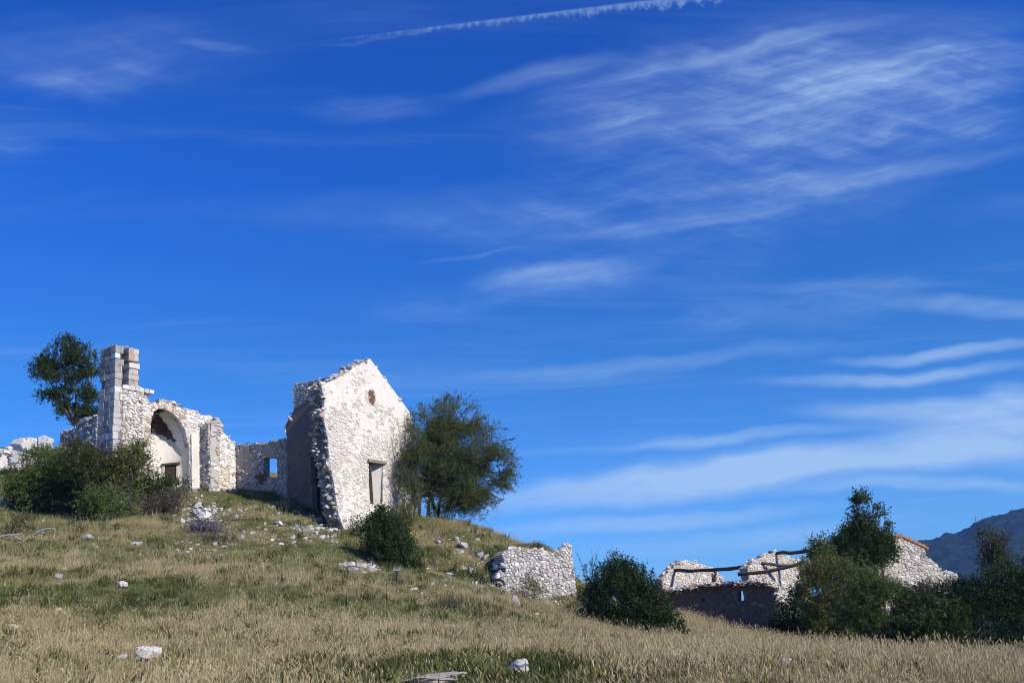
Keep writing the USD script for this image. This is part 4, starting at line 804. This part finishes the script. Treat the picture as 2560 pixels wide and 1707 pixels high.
# ------------------------------------------------------------------ the house with the beams
def farmhouse():
    rng = np.random.default_rng(31); FL = at(1648, 1487, 68.5)
    a = np.array([.66, -.75]); a /= np.linalg.norm(a); b = np.array([-a[1], a[0]])
    PF = Plane(FL, a, np.array([a[1], -a[0]]))
    g1, g2, g3 = (Plane(FL + np.array([*(a * k), 0]), b, a) for k in (0., 7.1, 10.2))
    T = Thing('ruined_house', 'long roofless stone house with shadowed front wall and bare roof beams', 'ruin', [FL[0], FL[1], H(FL[0], FL[1])])
    zb = -4.5; ev = PF.poly([(1655, 1486), (1700, 1481), (1788, 1468), (1858, 1464), (1925, 1464)]); rag = PF.poly([(1940, 1470), (1936, 1490), (1944, 1510), (1938, 1540), (1942, 1600)])
    poly = Polygon([(0, zb), (0, ev[0][1])] + ev + rag + [(rag[-1][0], zb)])
    s1 = rect_hole(PF, 1846, 1476, 1866, 1501); s2 = rect_hole(PF, 1755, 1493, 1762, 1507); dr = rect_hole(PF, 1857, 1568, 1873, 1620)
    body = poly.difference(s1).difference(s2).difference(dr)
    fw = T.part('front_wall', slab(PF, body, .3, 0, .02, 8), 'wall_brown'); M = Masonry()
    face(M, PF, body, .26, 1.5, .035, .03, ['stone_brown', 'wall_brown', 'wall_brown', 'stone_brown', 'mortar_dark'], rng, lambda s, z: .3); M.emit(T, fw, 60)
    p, q = PF.world([PF.sz(1738, 1543)], [.06])[0], PF.world([PF.sz(1781, 1544)], [.06])[0]; T.part('ledge', beam_box(p, q, .25, .1), 'stone_brown', fw)
    p, q = PF.world([PF.sz(1852, 1568)], [.02])[0], PF.world([PF.sz(1878, 1568)], [.02])[0]; T.part('lintel', beam_box(p, q, .3, .16), 'wood_dark', fw)
    p, q = PF.world([PF.sz(1752, 1493)], [-.05])[0], PF.world([PF.sz(1765, 1507)], [-.25])[0]; T.part('shutter', beam_box((p + q) / 2 - [0, 0, .22], (p + q) / 2 + [0, 0, .22], .22, .03), 'wood_dark', fw)  # dark panel filling the narrow slit
    E = Masonry()
    for _ in range(60):
        u = LineString(rag).interpolate(rng.random(), normalized=True); r = rng.uniform(.1, .2); E.add(chunk(rng, PF.world([(u.x + rng.uniform(-.1, .35), u.y)], [-rng.random() * .7])[0], (r * 1.3, r, r * .8)), 'stone_pale')
    E.emit(T, fw, 30, 'edge_stone', 'small_edge_stones')
    mats = ['stone_pale', 'stone_warm', 'stone_pale', 'stone_white']
    for pl, out, n in ((g1, [(1637, 1456), (1662, 1437), (1682, 1420), (1696, 1407), (1715, 1401), (1743, 1406), (1774, 1417), (1802, 1438), (1806, 1452)], 3), (g2, [(1822, 1452), (1828, 1441), (1858, 1424), (1875, 1411), (1892, 1400), (1912, 1389), (1937, 1378), (1957, 1388), (1985, 1395), (2004, 1409), (2022, 1438), (2026, 1475)], 4)):
        o = pl.poly(out); po = Polygon([(o[0][0], zb)] + o + [(o[-1][0], zb)]).intersection(sbox(.33, -99, 99, 99)); o = [q for q in o if q[0] > .3]
        w = T.part('gable_wall', slab(pl, po.buffer(-.02), .6, 0, .03, n), 'mortar'); M = Masonry()
        face(M, pl, po.intersection(sbox(-9, 1.2, 99, 99)), .18, 1.5, .05, .018, mats, rng); M.emit(T, w, 110)
        C = Masonry(); crest(C, pl, o, .6, .24, mats, rng); C.emit(T, w, 40, 'coping_stone', 'small_coping_stones')
    def beam(p, q, r, sag=0., via=None):
        t = np.linspace(0, 1, 9)[:, None]; L = np.linalg.norm(q - p); v = p + (q - p) * t - np.array([0, 0, sag]) * np.sin(t * math.pi) + rng.normal(0, .025, (9, 3)); T.part('roof_beam', tube(v, r * rng.uniform(.85, 1.12, 9), 8), 'wood_dark', smooth=True)
    w1 = lambda x, y, o=0.: g1.world([g1.sz(x, y)], [o])[0]
    w2 = lambda x, y, o=0.: g2.world([g2.sz(x, y)], [o])[0]
    w3 = lambda x, y, o=0.: g3.world([g3.sz(x, y)], [o])[0]
    beam(w1(1688, 1424, -.3), w2(1878, 1414), .12, .12); beam(w2(1858, 1432, -.4), w3(2008, 1404), .12, .17); beam(w2(1936, 1380, -.4), w3(2062, 1374), .125, .05)
    beam(w2(1893, 1404, -.3), w2(1938, 1419, 1.2), .1); beam(w1(1782, 1456, .15), w1(1781, 1428, .25), .1)
    # what is left of the roof at the eaves: a row of tiles, broken tiles and stones lying on the wall's head
    L = LineString(ev); d = 0.; k = 0
    while d < L.length - .1:
        p = L.interpolate(d); i = PF.world([(p.x, p.y + .16)], [-.35])[0]; o = PF.world([(p.x + rng.normal(0, .02), p.y - .02 + rng.normal(0, .012))], [.3 + rng.normal(0, .03)])[0]
        u = np.array([*a, 0.]); ang = np.linspace(0, math.pi, 6); ring = lambda c, r, t: np.array([c + u * math.cos(x) * r + np.array([0, 0, 1.]) * math.sin(x) * r * .8 + np.array([0, 0, t]) for x in ang])
        v = np.vstack([ring(o, .115, 0), ring(i, .09, 0), ring(o, .095, -.02), ring(i, .07, -.02)]); f = []
        for j in range(5): f += [(j, j + 1, j + 7), (j, j + 7, j + 6), (12 + j, 18 + j + 1, 12 + j + 1), (12 + j, 18 + j, 18 + j + 1), (j, 12 + j, 12 + j + 1), (j, 12 + j + 1, j + 1)]
        T.part('roof_tile', (v, np.array(f)), 'tile' if p.x < 6.2 else 'tile', fw); d += .24 + (rng.random() < .15) * .2
    C = Masonry()
    for _ in range(300):
        p = L.interpolate(rng.random() ** .8, normalized=True); r = rng.uniform(.06, .17); C.add(chunk(rng, PF.world([(p.x, p.y + .14 + abs(rng.normal(0, .08)))], [rng.uniform(-.6, .3)])[0], (r * 1.3, r * 1.1, r * .6)), ['stone_pale', 'stone_warm', 'tile_orange', 'stone_pale', 'stone_grey'][rng.integers(5)])
    C.emit(T, fw, 70, 'fallen_stone', 'small_fallen_stones')
farmhouse()
def tiled_house():
    rng = np.random.default_rng(41); c = at(2290, 1450, 60); n = np.array([.38, -.925]); e = np.array([.925, .38]); P = Plane(c, e, n)
    T = Thing('ruined_house', 'ruined stone house gable with an orange tiled verge, half hidden by bushes', 'ruin', [c[0], c[1], H(c[0], c[1])])
    o = P.poly([(2168, 1440), (2190, 1400), (2212, 1368), (2230, 1350), (2250, 1344), (2282, 1357), (2314, 1374), (2312, 1386), (2328, 1400), (2342, 1408), (2350, 1424), (2372, 1436), (2392, 1432), (2402, 1462)])
    po = Polygon([(o[0][0], -5)] + o + [(o[-1][0], -5)]); w = T.part('gable_wall', slab(P, po.buffer(-.02), .7, 0, .03, 9), 'mortar'); M = Masonry()
    face(M, P, po.intersection(sbox(-20, -.5, 20, 30)), .19, 1.7, .05, .018, ['stone_pale', 'stone_grey', 'stone_pale', 'stone_warm'], rng); M.emit(T, w, 200)
    C = Masonry(); crest(C, P, o[6:], .7, .24, ['stone_pale', 'stone_grey'], rng); C.emit(T, w, 30, 'coping_stone', 'small_coping_stones')
    S = Plane(P.world([(o[-1][0], 0)])[0], -n, e)
    for seg, k in ((P.poly([(2224, 1352), (2250, 1341)]), 5), (P.poly([(2250, 1341), (2319, 1373)]), 13)):
        (sa, za), (sb, zb_) = seg
        for j in range(k):
            t0, t1 = (j - .12) / k, (j + 1.1) / k; lift = .05 + .03 * (j % 2)
            for layer, mt in ((0., 'tile_orange'), (.085, 'tile_orange')):
                p = P.world([(sa + (sb - sa) * t0, za + (zb_ - za) * t0 + lift + layer - .03)], [.02 - layer])[0]; q = P.world([(sa + (sb - sa) * t1, za + (zb_ - za) * t1 + lift + layer)], [.02 - layer])[0]
                v, f = tube([p, q], [.10, .085], 8); T.part('roof_tile', (v, f), mt, w)
                if layer == 0 and rng.random() < .35: break
    C = Masonry()
    for _ in range(40):
        t = rng.random(); (sa, za), (sb, zb_) = P.poly([(2235, 1348), (2315, 1371)]); r = rng.uniform(.06, .12); C.add(chunk(rng, P.world([(sa + (sb - sa) * t, za + (zb_ - za) * t + .15)], [-rng.uniform(.2, .9)])[0], (r * 1.2, r, r * .7)), ['stone_grey', 'stone_warm', 'tile_orange'][rng.integers(3)])
    C.emit(T, w, 20, 'fallen_stone', 'small_fallen_stones')
tiled_house()
def low_wall():
    rng = np.random.default_rng(51); P = Plane(at(200, 1090, 62), GN * 1., -GE); c = P.P
    T = Thing('rubble_wall', 'low dry stone rubble wall in shade left of the belfry', 'wall', [c[0], c[1], H(c[0], c[1])])
    o = P.poly([(152, 1078), (166, 1074), (180, 1076), (192, 1066), (200, 1050), (212, 1044), (224, 1046), (236, 1040), (246, 1040)]); po = Polygon([(o[0][0], o[0][1] - 3)] + o + [(o[-1][0], o[-1][1] - 4)])
    w = T.part('wall', slab(P, po.buffer(-.04), .8, 0, .03, 10), 'mortar_dark'); M = Masonry(); face(M, P, po, .23, 1.2, .09, .02, ['stone_grey', 'stone_grey', 'stone_ashlar'], rng); M.emit(T, w, 110)
    C = Masonry(); crest(C, P, o, .8, .28, ['stone_grey', 'stone_pale'], rng); C.emit(T, w, 40, 'coping_stone', 'small_coping_stones')
low_wall()

# ------------------------------------------------------------------ rocks
def boulder(pos, size, seed, rough=.35, sub=2, boxy=False):
    m = trimesh.creation.icosphere(sub, 1.0); v = np.array(m.vertices); v = np.sign(v) * np.abs(v) ** .45 * .8 if boxy else v; rng = np.random.default_rng(seed)
    n = meshkit.fbm(v * 1.6 + seed * 3.1, 4, seed)[:, None]; v = v * (1 - rough + 2 * rough * n) ; q = np.abs(v).max(1, keepdims=True); v = v * (.72 + .28 * np.linalg.norm(v, axis=1, keepdims=True) / q)
    if sub >= 3: v = v * (1 + .30 * (meshkit.fbm(v * 5 + seed, 3, seed + 1) - .5)[:, None]) + .10 * rough * (np.floor(v * 3 + meshkit.noise(v * 4 + seed)[:, None]) - v * 3)
    for _ in range(5):                                                # flat fracture faces
        d = rng.normal(size=3); d /= np.linalg.norm(d); h = v @ d; lim = rng.uniform(.55, .85); v = v - np.where(h > lim, h - lim, 0)[:, None] * d
    a = rng.uniform(0, 6.28); R_ = np.array([[math.cos(a), -math.sin(a), 0], [math.sin(a), math.cos(a), 0], [0, 0, 1]])
    return (v @ R_.T) * np.asarray(size) + np.asarray(pos), np.array(m.faces)
ROCKS = []
def rock(px, py, wpx, hpx, label, cat='rock', group=None, name='rock', mat='rock', sub=2, sink=.3, seed=None, rough=.35, Y=None, boxy=False):
    p = drop(px, py, Y) if Y else hit(px, py)
    if p is None: return
    ROCKS.append((p[0], p[1], wpx * p[1] / FP / 2 + .05))
    if not Y and p[1] < 30: hpx = min(hpx * 1.1, wpx * .6); p = p + [0, 0, .02]
    k = p[1] / FP; w, h = wpx * k / 2, hpx * k / 2; seed = int(px * 3 + py) if seed is None else seed
    single(name, boulder(p + [0, 0, h * (1 - 2 * sink)], (w, w * .75, h * 1.15), seed, rough, sub, boxy), mat, label, cat, p, group)
rock(372, 1652, 56, 28, 'white block of limestone in the foreground grass at the lower left', sub=3, sink=-.05, mat='stone_white', rough=.22, boxy=True)
rock(303, 1650, 26, 20, 'grey rounded stone just left of the white limestone block', sub=3)
rock(306, 1470, 24, 26, 'pale squarish stone alone in the green band of grass', sub=3, sink=-.1, mat='stone_pale', rough=.25, boxy=True)
rock(282, 1430, 16, 9, 'small flat stone just above the pale squarish stone')
rock(147, 1527, 15, 11, 'small white stone in the green grass at the left')
rock(30, 1610, 26, 18, 'grey stone near the left edge of the foreground meadow', sub=3)
rock(111, 1606, 14, 12, 'small grey stone right of the stone near the left edge')
rock(17, 1627, 14, 12, 'pale stone beside the small dark thistle')
rock(33, 1572, 24, 14, 'weathered grey stone half hidden in grass at the left edge')
rock(1302, 1676, 54, 28, 'grey limestone lump in the dry foreground grass below centre', sub=3)
rock(1080, 1708, 150, 26, 'broad flat slab of white rock at the bottom edge', sub=4, sink=.4, rough=.5, mat='stone_pale')
rock(885, 1706, 26, 10, 'little white stone at the bottom edge left of the flat slab')
rock(820, 1640, 22, 12, 'small grey stone in the meadow below the dark conical bush')
rock(1085, 1676, 44, 8, 'reddish broken stone lying in the grass above the flat slab', mat='stone_brown')
rock(1962, 1662, 36, 14, 'pale stones in the dry grass left of the wooden post', sub=3)
rock(1735, 1662, 24, 10, 'grey stone in the dry grass in front of the shadowed house')
rock(2090, 1703, 80, 16, 'long flat white stone at the bottom edge below the wooden post', sub=3, sink=.4)
rock(2350, 1660, 22, 12, 'rounded pale stone in the grass at the right')
rock(2400, 1672, 22, 10, 'flat pale stone at the far right of the meadow')
rock(1995, 1702, 24, 9, 'white stone just left of the long flat white stone')
rock(218, 1348, 34, 16, 'low dark-edged stone on the bare slope below the thicket', sub=3)
for i, (x, w) in enumerate(((975, 34), (1010, 40), (1035, 20))): rock(x, 1458 + i * 8, w, 9, ('left', 'middle', 'right')[i] + ' slab of the low rock ledge by the signpost', sub=3, sink=.45, rough=.45)
rock(1290, 1512, 26, 30, 'rounded boulder at the foot of the retaining wall', sub=3)
rock(1425, 1548, 36, 12, 'long pale rock at the left foot of the big dark bush', sub=3)
rock(222, 1052, 26, 36, 'dark boulder resting against the belfry above the rubble wall', mat='stone_ashlar', sub=3, Y=62.5)
# bedrock outcrop at the left edge
for i, (x, y, w, h, lab) in enumerate(((112, 1128, 46, 46, 'tall grey block of the white rock outcrop beside the rubble wall'), (70, 1140, 80, 46, 'long white slab in the middle of the outcrop'), (18, 1136, 70, 40, 'white rock at the top left edge of the outcrop'), (62, 1172, 70, 44, 'rounded white rock on the lower outcrop'), (10, 1180, 60, 44, 'bright white rock on the left edge above the dark bush'), (20, 1262, 40, 22, 'white stone left of the dark rounded bush'), (105, 1165, 40, 36, 'grey rock wedged under the tall block'))):
    rock(x, y, w, h, lab, sub=4, Y=(63, 64, 66, 60, 60, 51, 60)[i], rough=.75, sink=.2, mat='stone_white' if i not in (0, 6) else 'rock', name='rock')
# heaps and scatter: each stone a thing
rng = np.random.default_rng(61)
def scatter(n, fn, sizes, label, group, name='stone', mats=('rock', 'rock', 'stone_pale', 'stone_grey'), zones=()):
    for _ in range(n):
        x, y = fn(); p = hit(x, y)
        if p is None: continue
        r = rng.uniform(*sizes) * (.6 + .8 * rng.random() ** 3); v, f = chunk(rng, p + [0, 0, r * .3 + (rng.random() ** 2 * .15 if 'heap' in group else 0)], (r * rng.uniform(.9, 1.5), r, r * rng.uniform(.5, .8)))
        mt = mats[rng.integers(len(mats))]; where = next((w for lim, w in zones if x < lim), '')
        lab = ('small ' if r < sum(sizes) * .42 else 'large ') + dict(rock='weathered ', stone_pale='whitish ', stone_grey='grey ')[mt] + label + (' ' + where if where else '')
        single(name, (v, f), mt, lab, 'stone', p, group); ROCKS.append((p[0], p[1], r * 1.1))
scatter(80, lambda: (rng.normal(508, 22), rng.normal(1286, 15)), (.10, .19), 'stone in the rubble heap below the end wall', 'stones of the heap below the end wall', zones=((500, 'on its left side'), (516, 'in its middle'), (9999, 'on its right side')))
scatter(42, lambda: (rng.uniform(440, 650), 1212 + abs(rng.normal(0, 14))), (.12, .26), 'stone fallen at the foot of', 'fallen stones along the end wall', zones=((500, 'the niche'), (545, 'the buttress'), (600, 'the small ochre niche'), (9999, 'the window wall')))
scatter(22, lambda: (rng.uniform(740, 880), 1320 + rng.normal(0, 12) + (rng.random() * 10)), (.12, .26), 'stone fallen at the broken gable corner', 'fallen stones at the gable corner', zones=((800, 'on its shaded side'), (9999, 'under its white face')))
scatter(66, lambda: (rng.uniform(450, 840), rng.uniform(1262, 1365)), (.07, .18), 'loose stone on the grassy slope', 'loose stones on the slope left of the gable', zones=((560, 'around the purple lavender'), (650, 'below the window wall'), (740, 'below the shaded tall wall'), (9999, 'below the gable corner')))
scatter(30, lambda: (rng.uniform(860, 935) + rng.normal(0, 8), 1418 + rng.normal(0, 6)), (.12, .22), 'stone in the line of stones by the conical bush', 'line of stones by the conical bush', zones=((897, 'at its left end'), (9999, 'at its right end')))
scatter(36, lambda: (rng.uniform(1060, 1270), rng.uniform(1350, 1480)), (.09, .24), 'loose stone on the bank', 'loose stones on the bank by the retaining wall', zones=((1130, 'above the small pointed bush'), (1200, 'above the grey shrub'), (9999, 'beside the retaining wall')))
scatter(14, lambda: (rng.uniform(330, 560) , 1335 + rng.uniform(0, 60)), (.07, .16), 'stone in the grass below the thicket', 'small stones below the thicket')
scatter(12, lambda: (rng.uniform(0, 1400), rng.uniform(1400, 1500)), (.05, .13), 'stone scattered in the upper meadow', 'small stones in the upper meadow')
scatter(12, lambda: (rng.uniform(1230, 1420), rng.uniform(1488, 1512)), (.08, .18), 'stone fallen at the foot of the retaining wall', 'fallen stones at the retaining wall')

# ------------------------------------------------------------------ small things
def signpost():
    b = hit(994, 1461); T = Thing('signpost', 'short grey post with a small sloping board on top, below the conical bush', 'signpost', b)
    q = Plane(b, np.array([.97, .24]), np.array([.24, -.97])); k = b[1] / FP
    T.part('post', join([tube([b + [0, 0, -.3], b + [0, 0, .2], b + [.01, 0, .52]], .055, 8)]), 'wood_dark')
    m = trimesh.creation.box([.28, .04, .15]); m.apply_transform(trimesh.transformations.euler_matrix(-.35, 0, .15)); T.part('board', (np.array(m.vertices) + b + [.01, -.02, .57], m.faces), 'wood_grey')
    m = trimesh.creation.box([.30, .02, .025]); T.part('board_rim', (np.array(m.vertices) + b + [.01, -.05, .655], m.faces), 'metal_grey')
signpost()
b = drop(2021, 1650, 21); v, f = hull(np.array([b + [sx * .075, sy * .05, z] for sx in (-1, 1) for sy in (-1, 1) for z in (-.3, .30 - (sx > 0) * .08)])); single('fence_post', (v, f), 'wood_grey', 'weathered wooden post standing in the tall dry grass', 'post', b)
def mast():
    c = at(2442, 1312, 1600); T = Thing('radio_mast', 'thin radio mast standing on the far hill', 'mast', c)
    T.part('pole', join([tube([c - [0, 0, 3], c + [0, 0, 15]], [.8, .35], 6)]), 'metal_grey'); T.part('antenna', join([tube([c + [-1.3, 0, h], c + [1.3, 0, h]], .3, 5) for h in (9, 11.5)]), 'metal_grey')
mast()
def dead_branch():
    rng = np.random.default_rng(71); Y = 40; b = hit(40, 1355); T = Thing('fallen_branch', 'bleached dead branch lying in the grass at the left edge', 'branch', b); Y = b[1]
    arcs = [[(-20, 1352), (5, 1342), (25, 1338), (42, 1345), (62, 1352)], [(30, 1340), (45, 1338), (56, 1334)], [(85, 1338), (105, 1326), (125, 1322), (140, 1326)]]
    for i, a in enumerate(arcs): T.part('limb', tube([at(x, y, Y - .3) + [0, 0, .03] for x, y in a], np.linspace(.05, .018, len(a)), 6), 'bark_pale', smooth=True)
dead_branch()
for lab, Y, a in (('pale dead branch hanging across the slim bush in front of the shadowed house', 49, [(2018, 1395), (2032, 1420), (2048, 1448), (2060, 1462)]), ('thin bleached branch arching out of the bushes before the tiled gable', 42.5, [(2255, 1462), (2272, 1466), (2285, 1476), (2295, 1488)])):
    q = [at(x, y, Y) for x, y in a]; single('dead_branch', tube(q, np.linspace(.035, .012, len(q)), 6), 'bark_pale', lab, 'branch', q[0])

# ------------------------------------------------------------------ grass
def clump(kind, rng):
    n, h0, h1, spread, w, lean = dict(green=(80, .03, .10, .24, .0042, .6), dry=(62, .05, .155, .24, .003, .45), tan=(64, .03, .11, .24, .0036, .7), tall=(12, .18, .40, .26, .0026, .28), grey=(70, .04, .12, .2, .009, .7), weed=(34, .10, .26, .15, .011, .45))[kind]
    V, Fc, k = [], [], 0
    for _ in range(n):
        a = rng.uniform(0, 6.28); r = spread * rng.random() ** .6; p = np.array([math.cos(a) * r, math.sin(a) * r, -.03]); h = rng.uniform(h0, h1); d = rng.normal(0, lean, 2); d = np.array([d[0], d[1], 0]) * h
        s = rng.uniform(0, 6.28); u = np.array([math.cos(s), math.sin(s), 0]) * w * rng.uniform(.6, 1.3)
        m = p + d * .35 + [0, 0, h * .6]; t = p + d + [0, 0, h]
        V += [p - u, p + u, m - u * .8, m + u * .8, t]; Fc += [(k, k + 1, k + 3), (k, k + 3, k + 2), (k + 2, k + 3, k + 4)]; k += 5
        if kind == 'tall' or (kind == 'dry' and rng.random() < .12):   # a seed head
            e = (t - m) / np.linalg.norm(t - m); l = rng.uniform(.04, .075); b = np.cross(e, u); b = b / np.linalg.norm(b) * .0055; c = u / np.linalg.norm(u) * .0055
            V += [t - e * .01, t + e * l * .4 + c, t + e * l * .4 + b, t + e * l * .4 - c, t + e * l * .4 - b, t + e * l]; Fc += [(k, k + 1, k + 2), (k, k + 2, k + 3), (k, k + 3, k + 4), (k, k + 4, k + 1), (k + 5, k + 2, k + 1), (k + 5, k + 3, k + 2), (k + 5, k + 4, k + 3), (k + 5, k + 1, k + 4)]; k += 6
    return np.array(V), np.array(Fc)
def greenness(x, y):
    p = np.column_stack([x, y, 0 * x])
    g = .66 + 1.5 * (meshkit.fbm(p * .16, 3, 31) - .5) + 1.1 * (meshkit.fbm(p * .7, 2, 33) - .5)
    left = 1 - smooth(1, 8, x)
    g = g + .62 * left * np.exp(-((y - 27.5 - .25 * (x + 8)) / 3.0) ** 2) - .5 * np.exp(-((y - 34.5 - .28 * (x + 8)) / 1.9) ** 2) * left - .15 * left * np.exp(-((y - 20) / 3.0) ** 2) + .12 * np.exp(-((y - 14.5) / 2) ** 2)
    return g - .40 * smooth(-1, 7, x) * (1 - .5 * smooth(30, 38, y)) + .10 * smooth(36, 44, y) * left - .14 * (1 - smooth(19, 23, y)) * left
def grass():
    rng = np.random.default_rng(81); N = 135000
    Y = 10.5 + 53 * rng.random(N) ** 1.35; x = Y * rng.uniform(-.58, .60, N); z = _gi(np.column_stack([x, Y])); g = greenness(x, Y) + rng.normal(0, .30, N)
    tallp = smooth(2, 7, x) * smooth(15, 24, Y) * .46 + .06
    kinds = np.where(rng.random(N) < tallp * (g < .6), 3, np.where(g > .72, 0, np.where(g > .56, np.where(rng.random(N) < .5, 0, 2), np.where(rng.random(N) < .15 + .95 * smooth(.38, .62, meshkit.fbm(np.column_stack([x, Y, 0 * x]) * .75, 3, 95)), 1, 2))))
    kinds = np.where(((kinds == 1) | (kinds == 2)) & (rng.random(N) < .20), 0, kinds); kinds = np.where((kinds != 3) & (rng.random(N) < .10), 4, kinds); kinds = np.where(rng.random(N) < .014 + .035 * (meshkit.fbm(np.column_stack([x, Y, 0 * x]) * .4, 2, 91) > .6), 5, kinds)
    inside = (meshkit.fbm(np.column_stack([x, Y, 0 * x]) * .55, 3, 77) > .60 + .25 * rng.random(N)) & (rng.random(N) < .8)
    for pl, lo, hi, th in ((PG, -.3, 6.8, 1.1), ): 
        d = np.column_stack([x, Y]) - pl.P[:2]; s = d @ pl.e; o = d @ pl.n; inside |= (s > lo) & (s < hi) & (o < .1) & (o > -th)
    for rx, ry, rr in ROCKS:
        near = np.nonzero((np.abs(x - rx) < rr + 1.2) & (np.abs(Y - ry) < rr + 1.2))[0]; dx, dy = x[near] - rx, Y[near] - ry
        ahead = np.clip(-(dx * rx + dy * ry) / math.hypot(rx, ry), 0, .5); inside[near] |= np.hypot(dx, dy) - ahead < rr * .9 + .06
    info = (('green_grass', 'green', 'grass_green', 'short green grass growing in patches over the slope'), ('dry_grass', 'dry', 'grass_dry', 'straw coloured dry grass over the meadow'), ('tan_grass', 'tan', 'grass_tan', 'brownish withered grass between the tufts'), ('tall_grass', 'tall', 'grass_dry', 'tall dry stalks with seed heads in the meadow'), ('ground_cover', 'grey', 'grass_grey', 'grey-green low herbs among the grass'), ('meadow_weeds', 'weed', 'leaf_olive', 'dark olive leafy weeds scattered in the meadow'))
    for k, (name, kind, mt, lab) in enumerate(info):
        path = '/World/' + name; pi = UsdGeom.PointInstancer.Define(stage, path); tag(pi.GetPrim(), lab, 'grass' if k < 4 else 'herbs', None, 'stuff'); protos = []
        for j in range(4):
            q = f'{path}/tuft' + (f'_{j:03d}' if j else ''); usdkit.mesh(stage, q, clump(kind, rng), MAT[mt]); protos.append(Sdf.Path(q))
        pi.CreatePrototypesRel().SetTargets(protos); i = np.nonzero((kinds == k) & ~inside)[0]
        a = rng.uniform(0, 6.28, len(i)); s = rng.uniform(.75, 1.3, len(i)) * (1 + .012 * np.clip(Y[i] - 14, 0, 50))
        pi.CreatePositionsAttr(Vt.Vec3fArray.FromNumpy(np.column_stack([x[i], Y[i], z[i]]).astype(np.float32))); pi.CreateProtoIndicesAttr(Vt.IntArray.FromNumpy(rng.integers(0, 4, len(i)).astype(np.int32)))
        pi.CreateOrientationsAttr(Vt.QuathArray([Gf.Quath(float(math.cos(t / 2)), 0, 0, float(math.sin(t / 2))) for t in a])); pi.CreateScalesAttr(Vt.Vec3fArray.FromNumpy(np.column_stack([s, s, s]).astype(np.float32)))
grass()
def scree():
    rng = np.random.default_rng(91); path = '/World/scree'; pts = []
    for n, fn in ((260, lambda: (rng.uniform(430, 660), 1215 + abs(rng.normal(0, 18)))), (420, lambda: (rng.uniform(430, 850), rng.uniform(1255, 1380))), (120, lambda: (rng.uniform(730, 900), 1325 + rng.normal(0, 16))), (260, lambda: (rng.uniform(1040, 1270), rng.uniform(1340, 1490))), (120, lambda: (rng.uniform(1240, 1430), rng.uniform(1488, 1516))), (120, lambda: (rng.uniform(840, 960), 1420 + rng.normal(0, 9))), (160, lambda: (rng.uniform(0, 1500), rng.uniform(1390, 1640))), (90, lambda: (rng.uniform(0, 300), rng.uniform(1300, 1400)))):
        for _ in range(n):
            p = hit(*fn())
            if p is not None: pts.append(p)
    pts = np.array(pts); n = len(pts); pi = UsdGeom.PointInstancer.Define(stage, path); tag(pi.GetPrim(), 'small broken limestone scree strewn over the slope and along the walls', 'scree', None, 'stuff'); protos = []
    for j in range(6):
        q = f'{path}/pebble' + (f'_{j:03d}' if j else ''); usdkit.mesh(stage, q, CHUNKS[j], MAT[('rock', 'stone_pale', 'stone_grey')[j % 3]]); protos.append(Sdf.Path(q))
    pi.CreatePrototypesRel().SetTargets(protos); s = rng.uniform(.03, .09, n) * (.6 + .7 * rng.random(n) ** 2); a = rng.uniform(0, 6.28, n)
    pts[:, 2] += s * .4 + .02
    pi.CreatePositionsAttr(Vt.Vec3fArray.FromNumpy(pts.astype(np.float32))); pi.CreateProtoIndicesAttr(Vt.IntArray.FromNumpy(rng.integers(0, 6, n).astype(np.int32)))
    pi.CreateOrientationsAttr(Vt.QuathArray([Gf.Quath(float(math.cos(t / 2)), 0, 0, float(math.sin(t / 2))) for t in a])); pi.CreateScalesAttr(Vt.Vec3fArray.FromNumpy(np.column_stack([s * 1.25, s, s * .7]).astype(np.float32)))
scree()
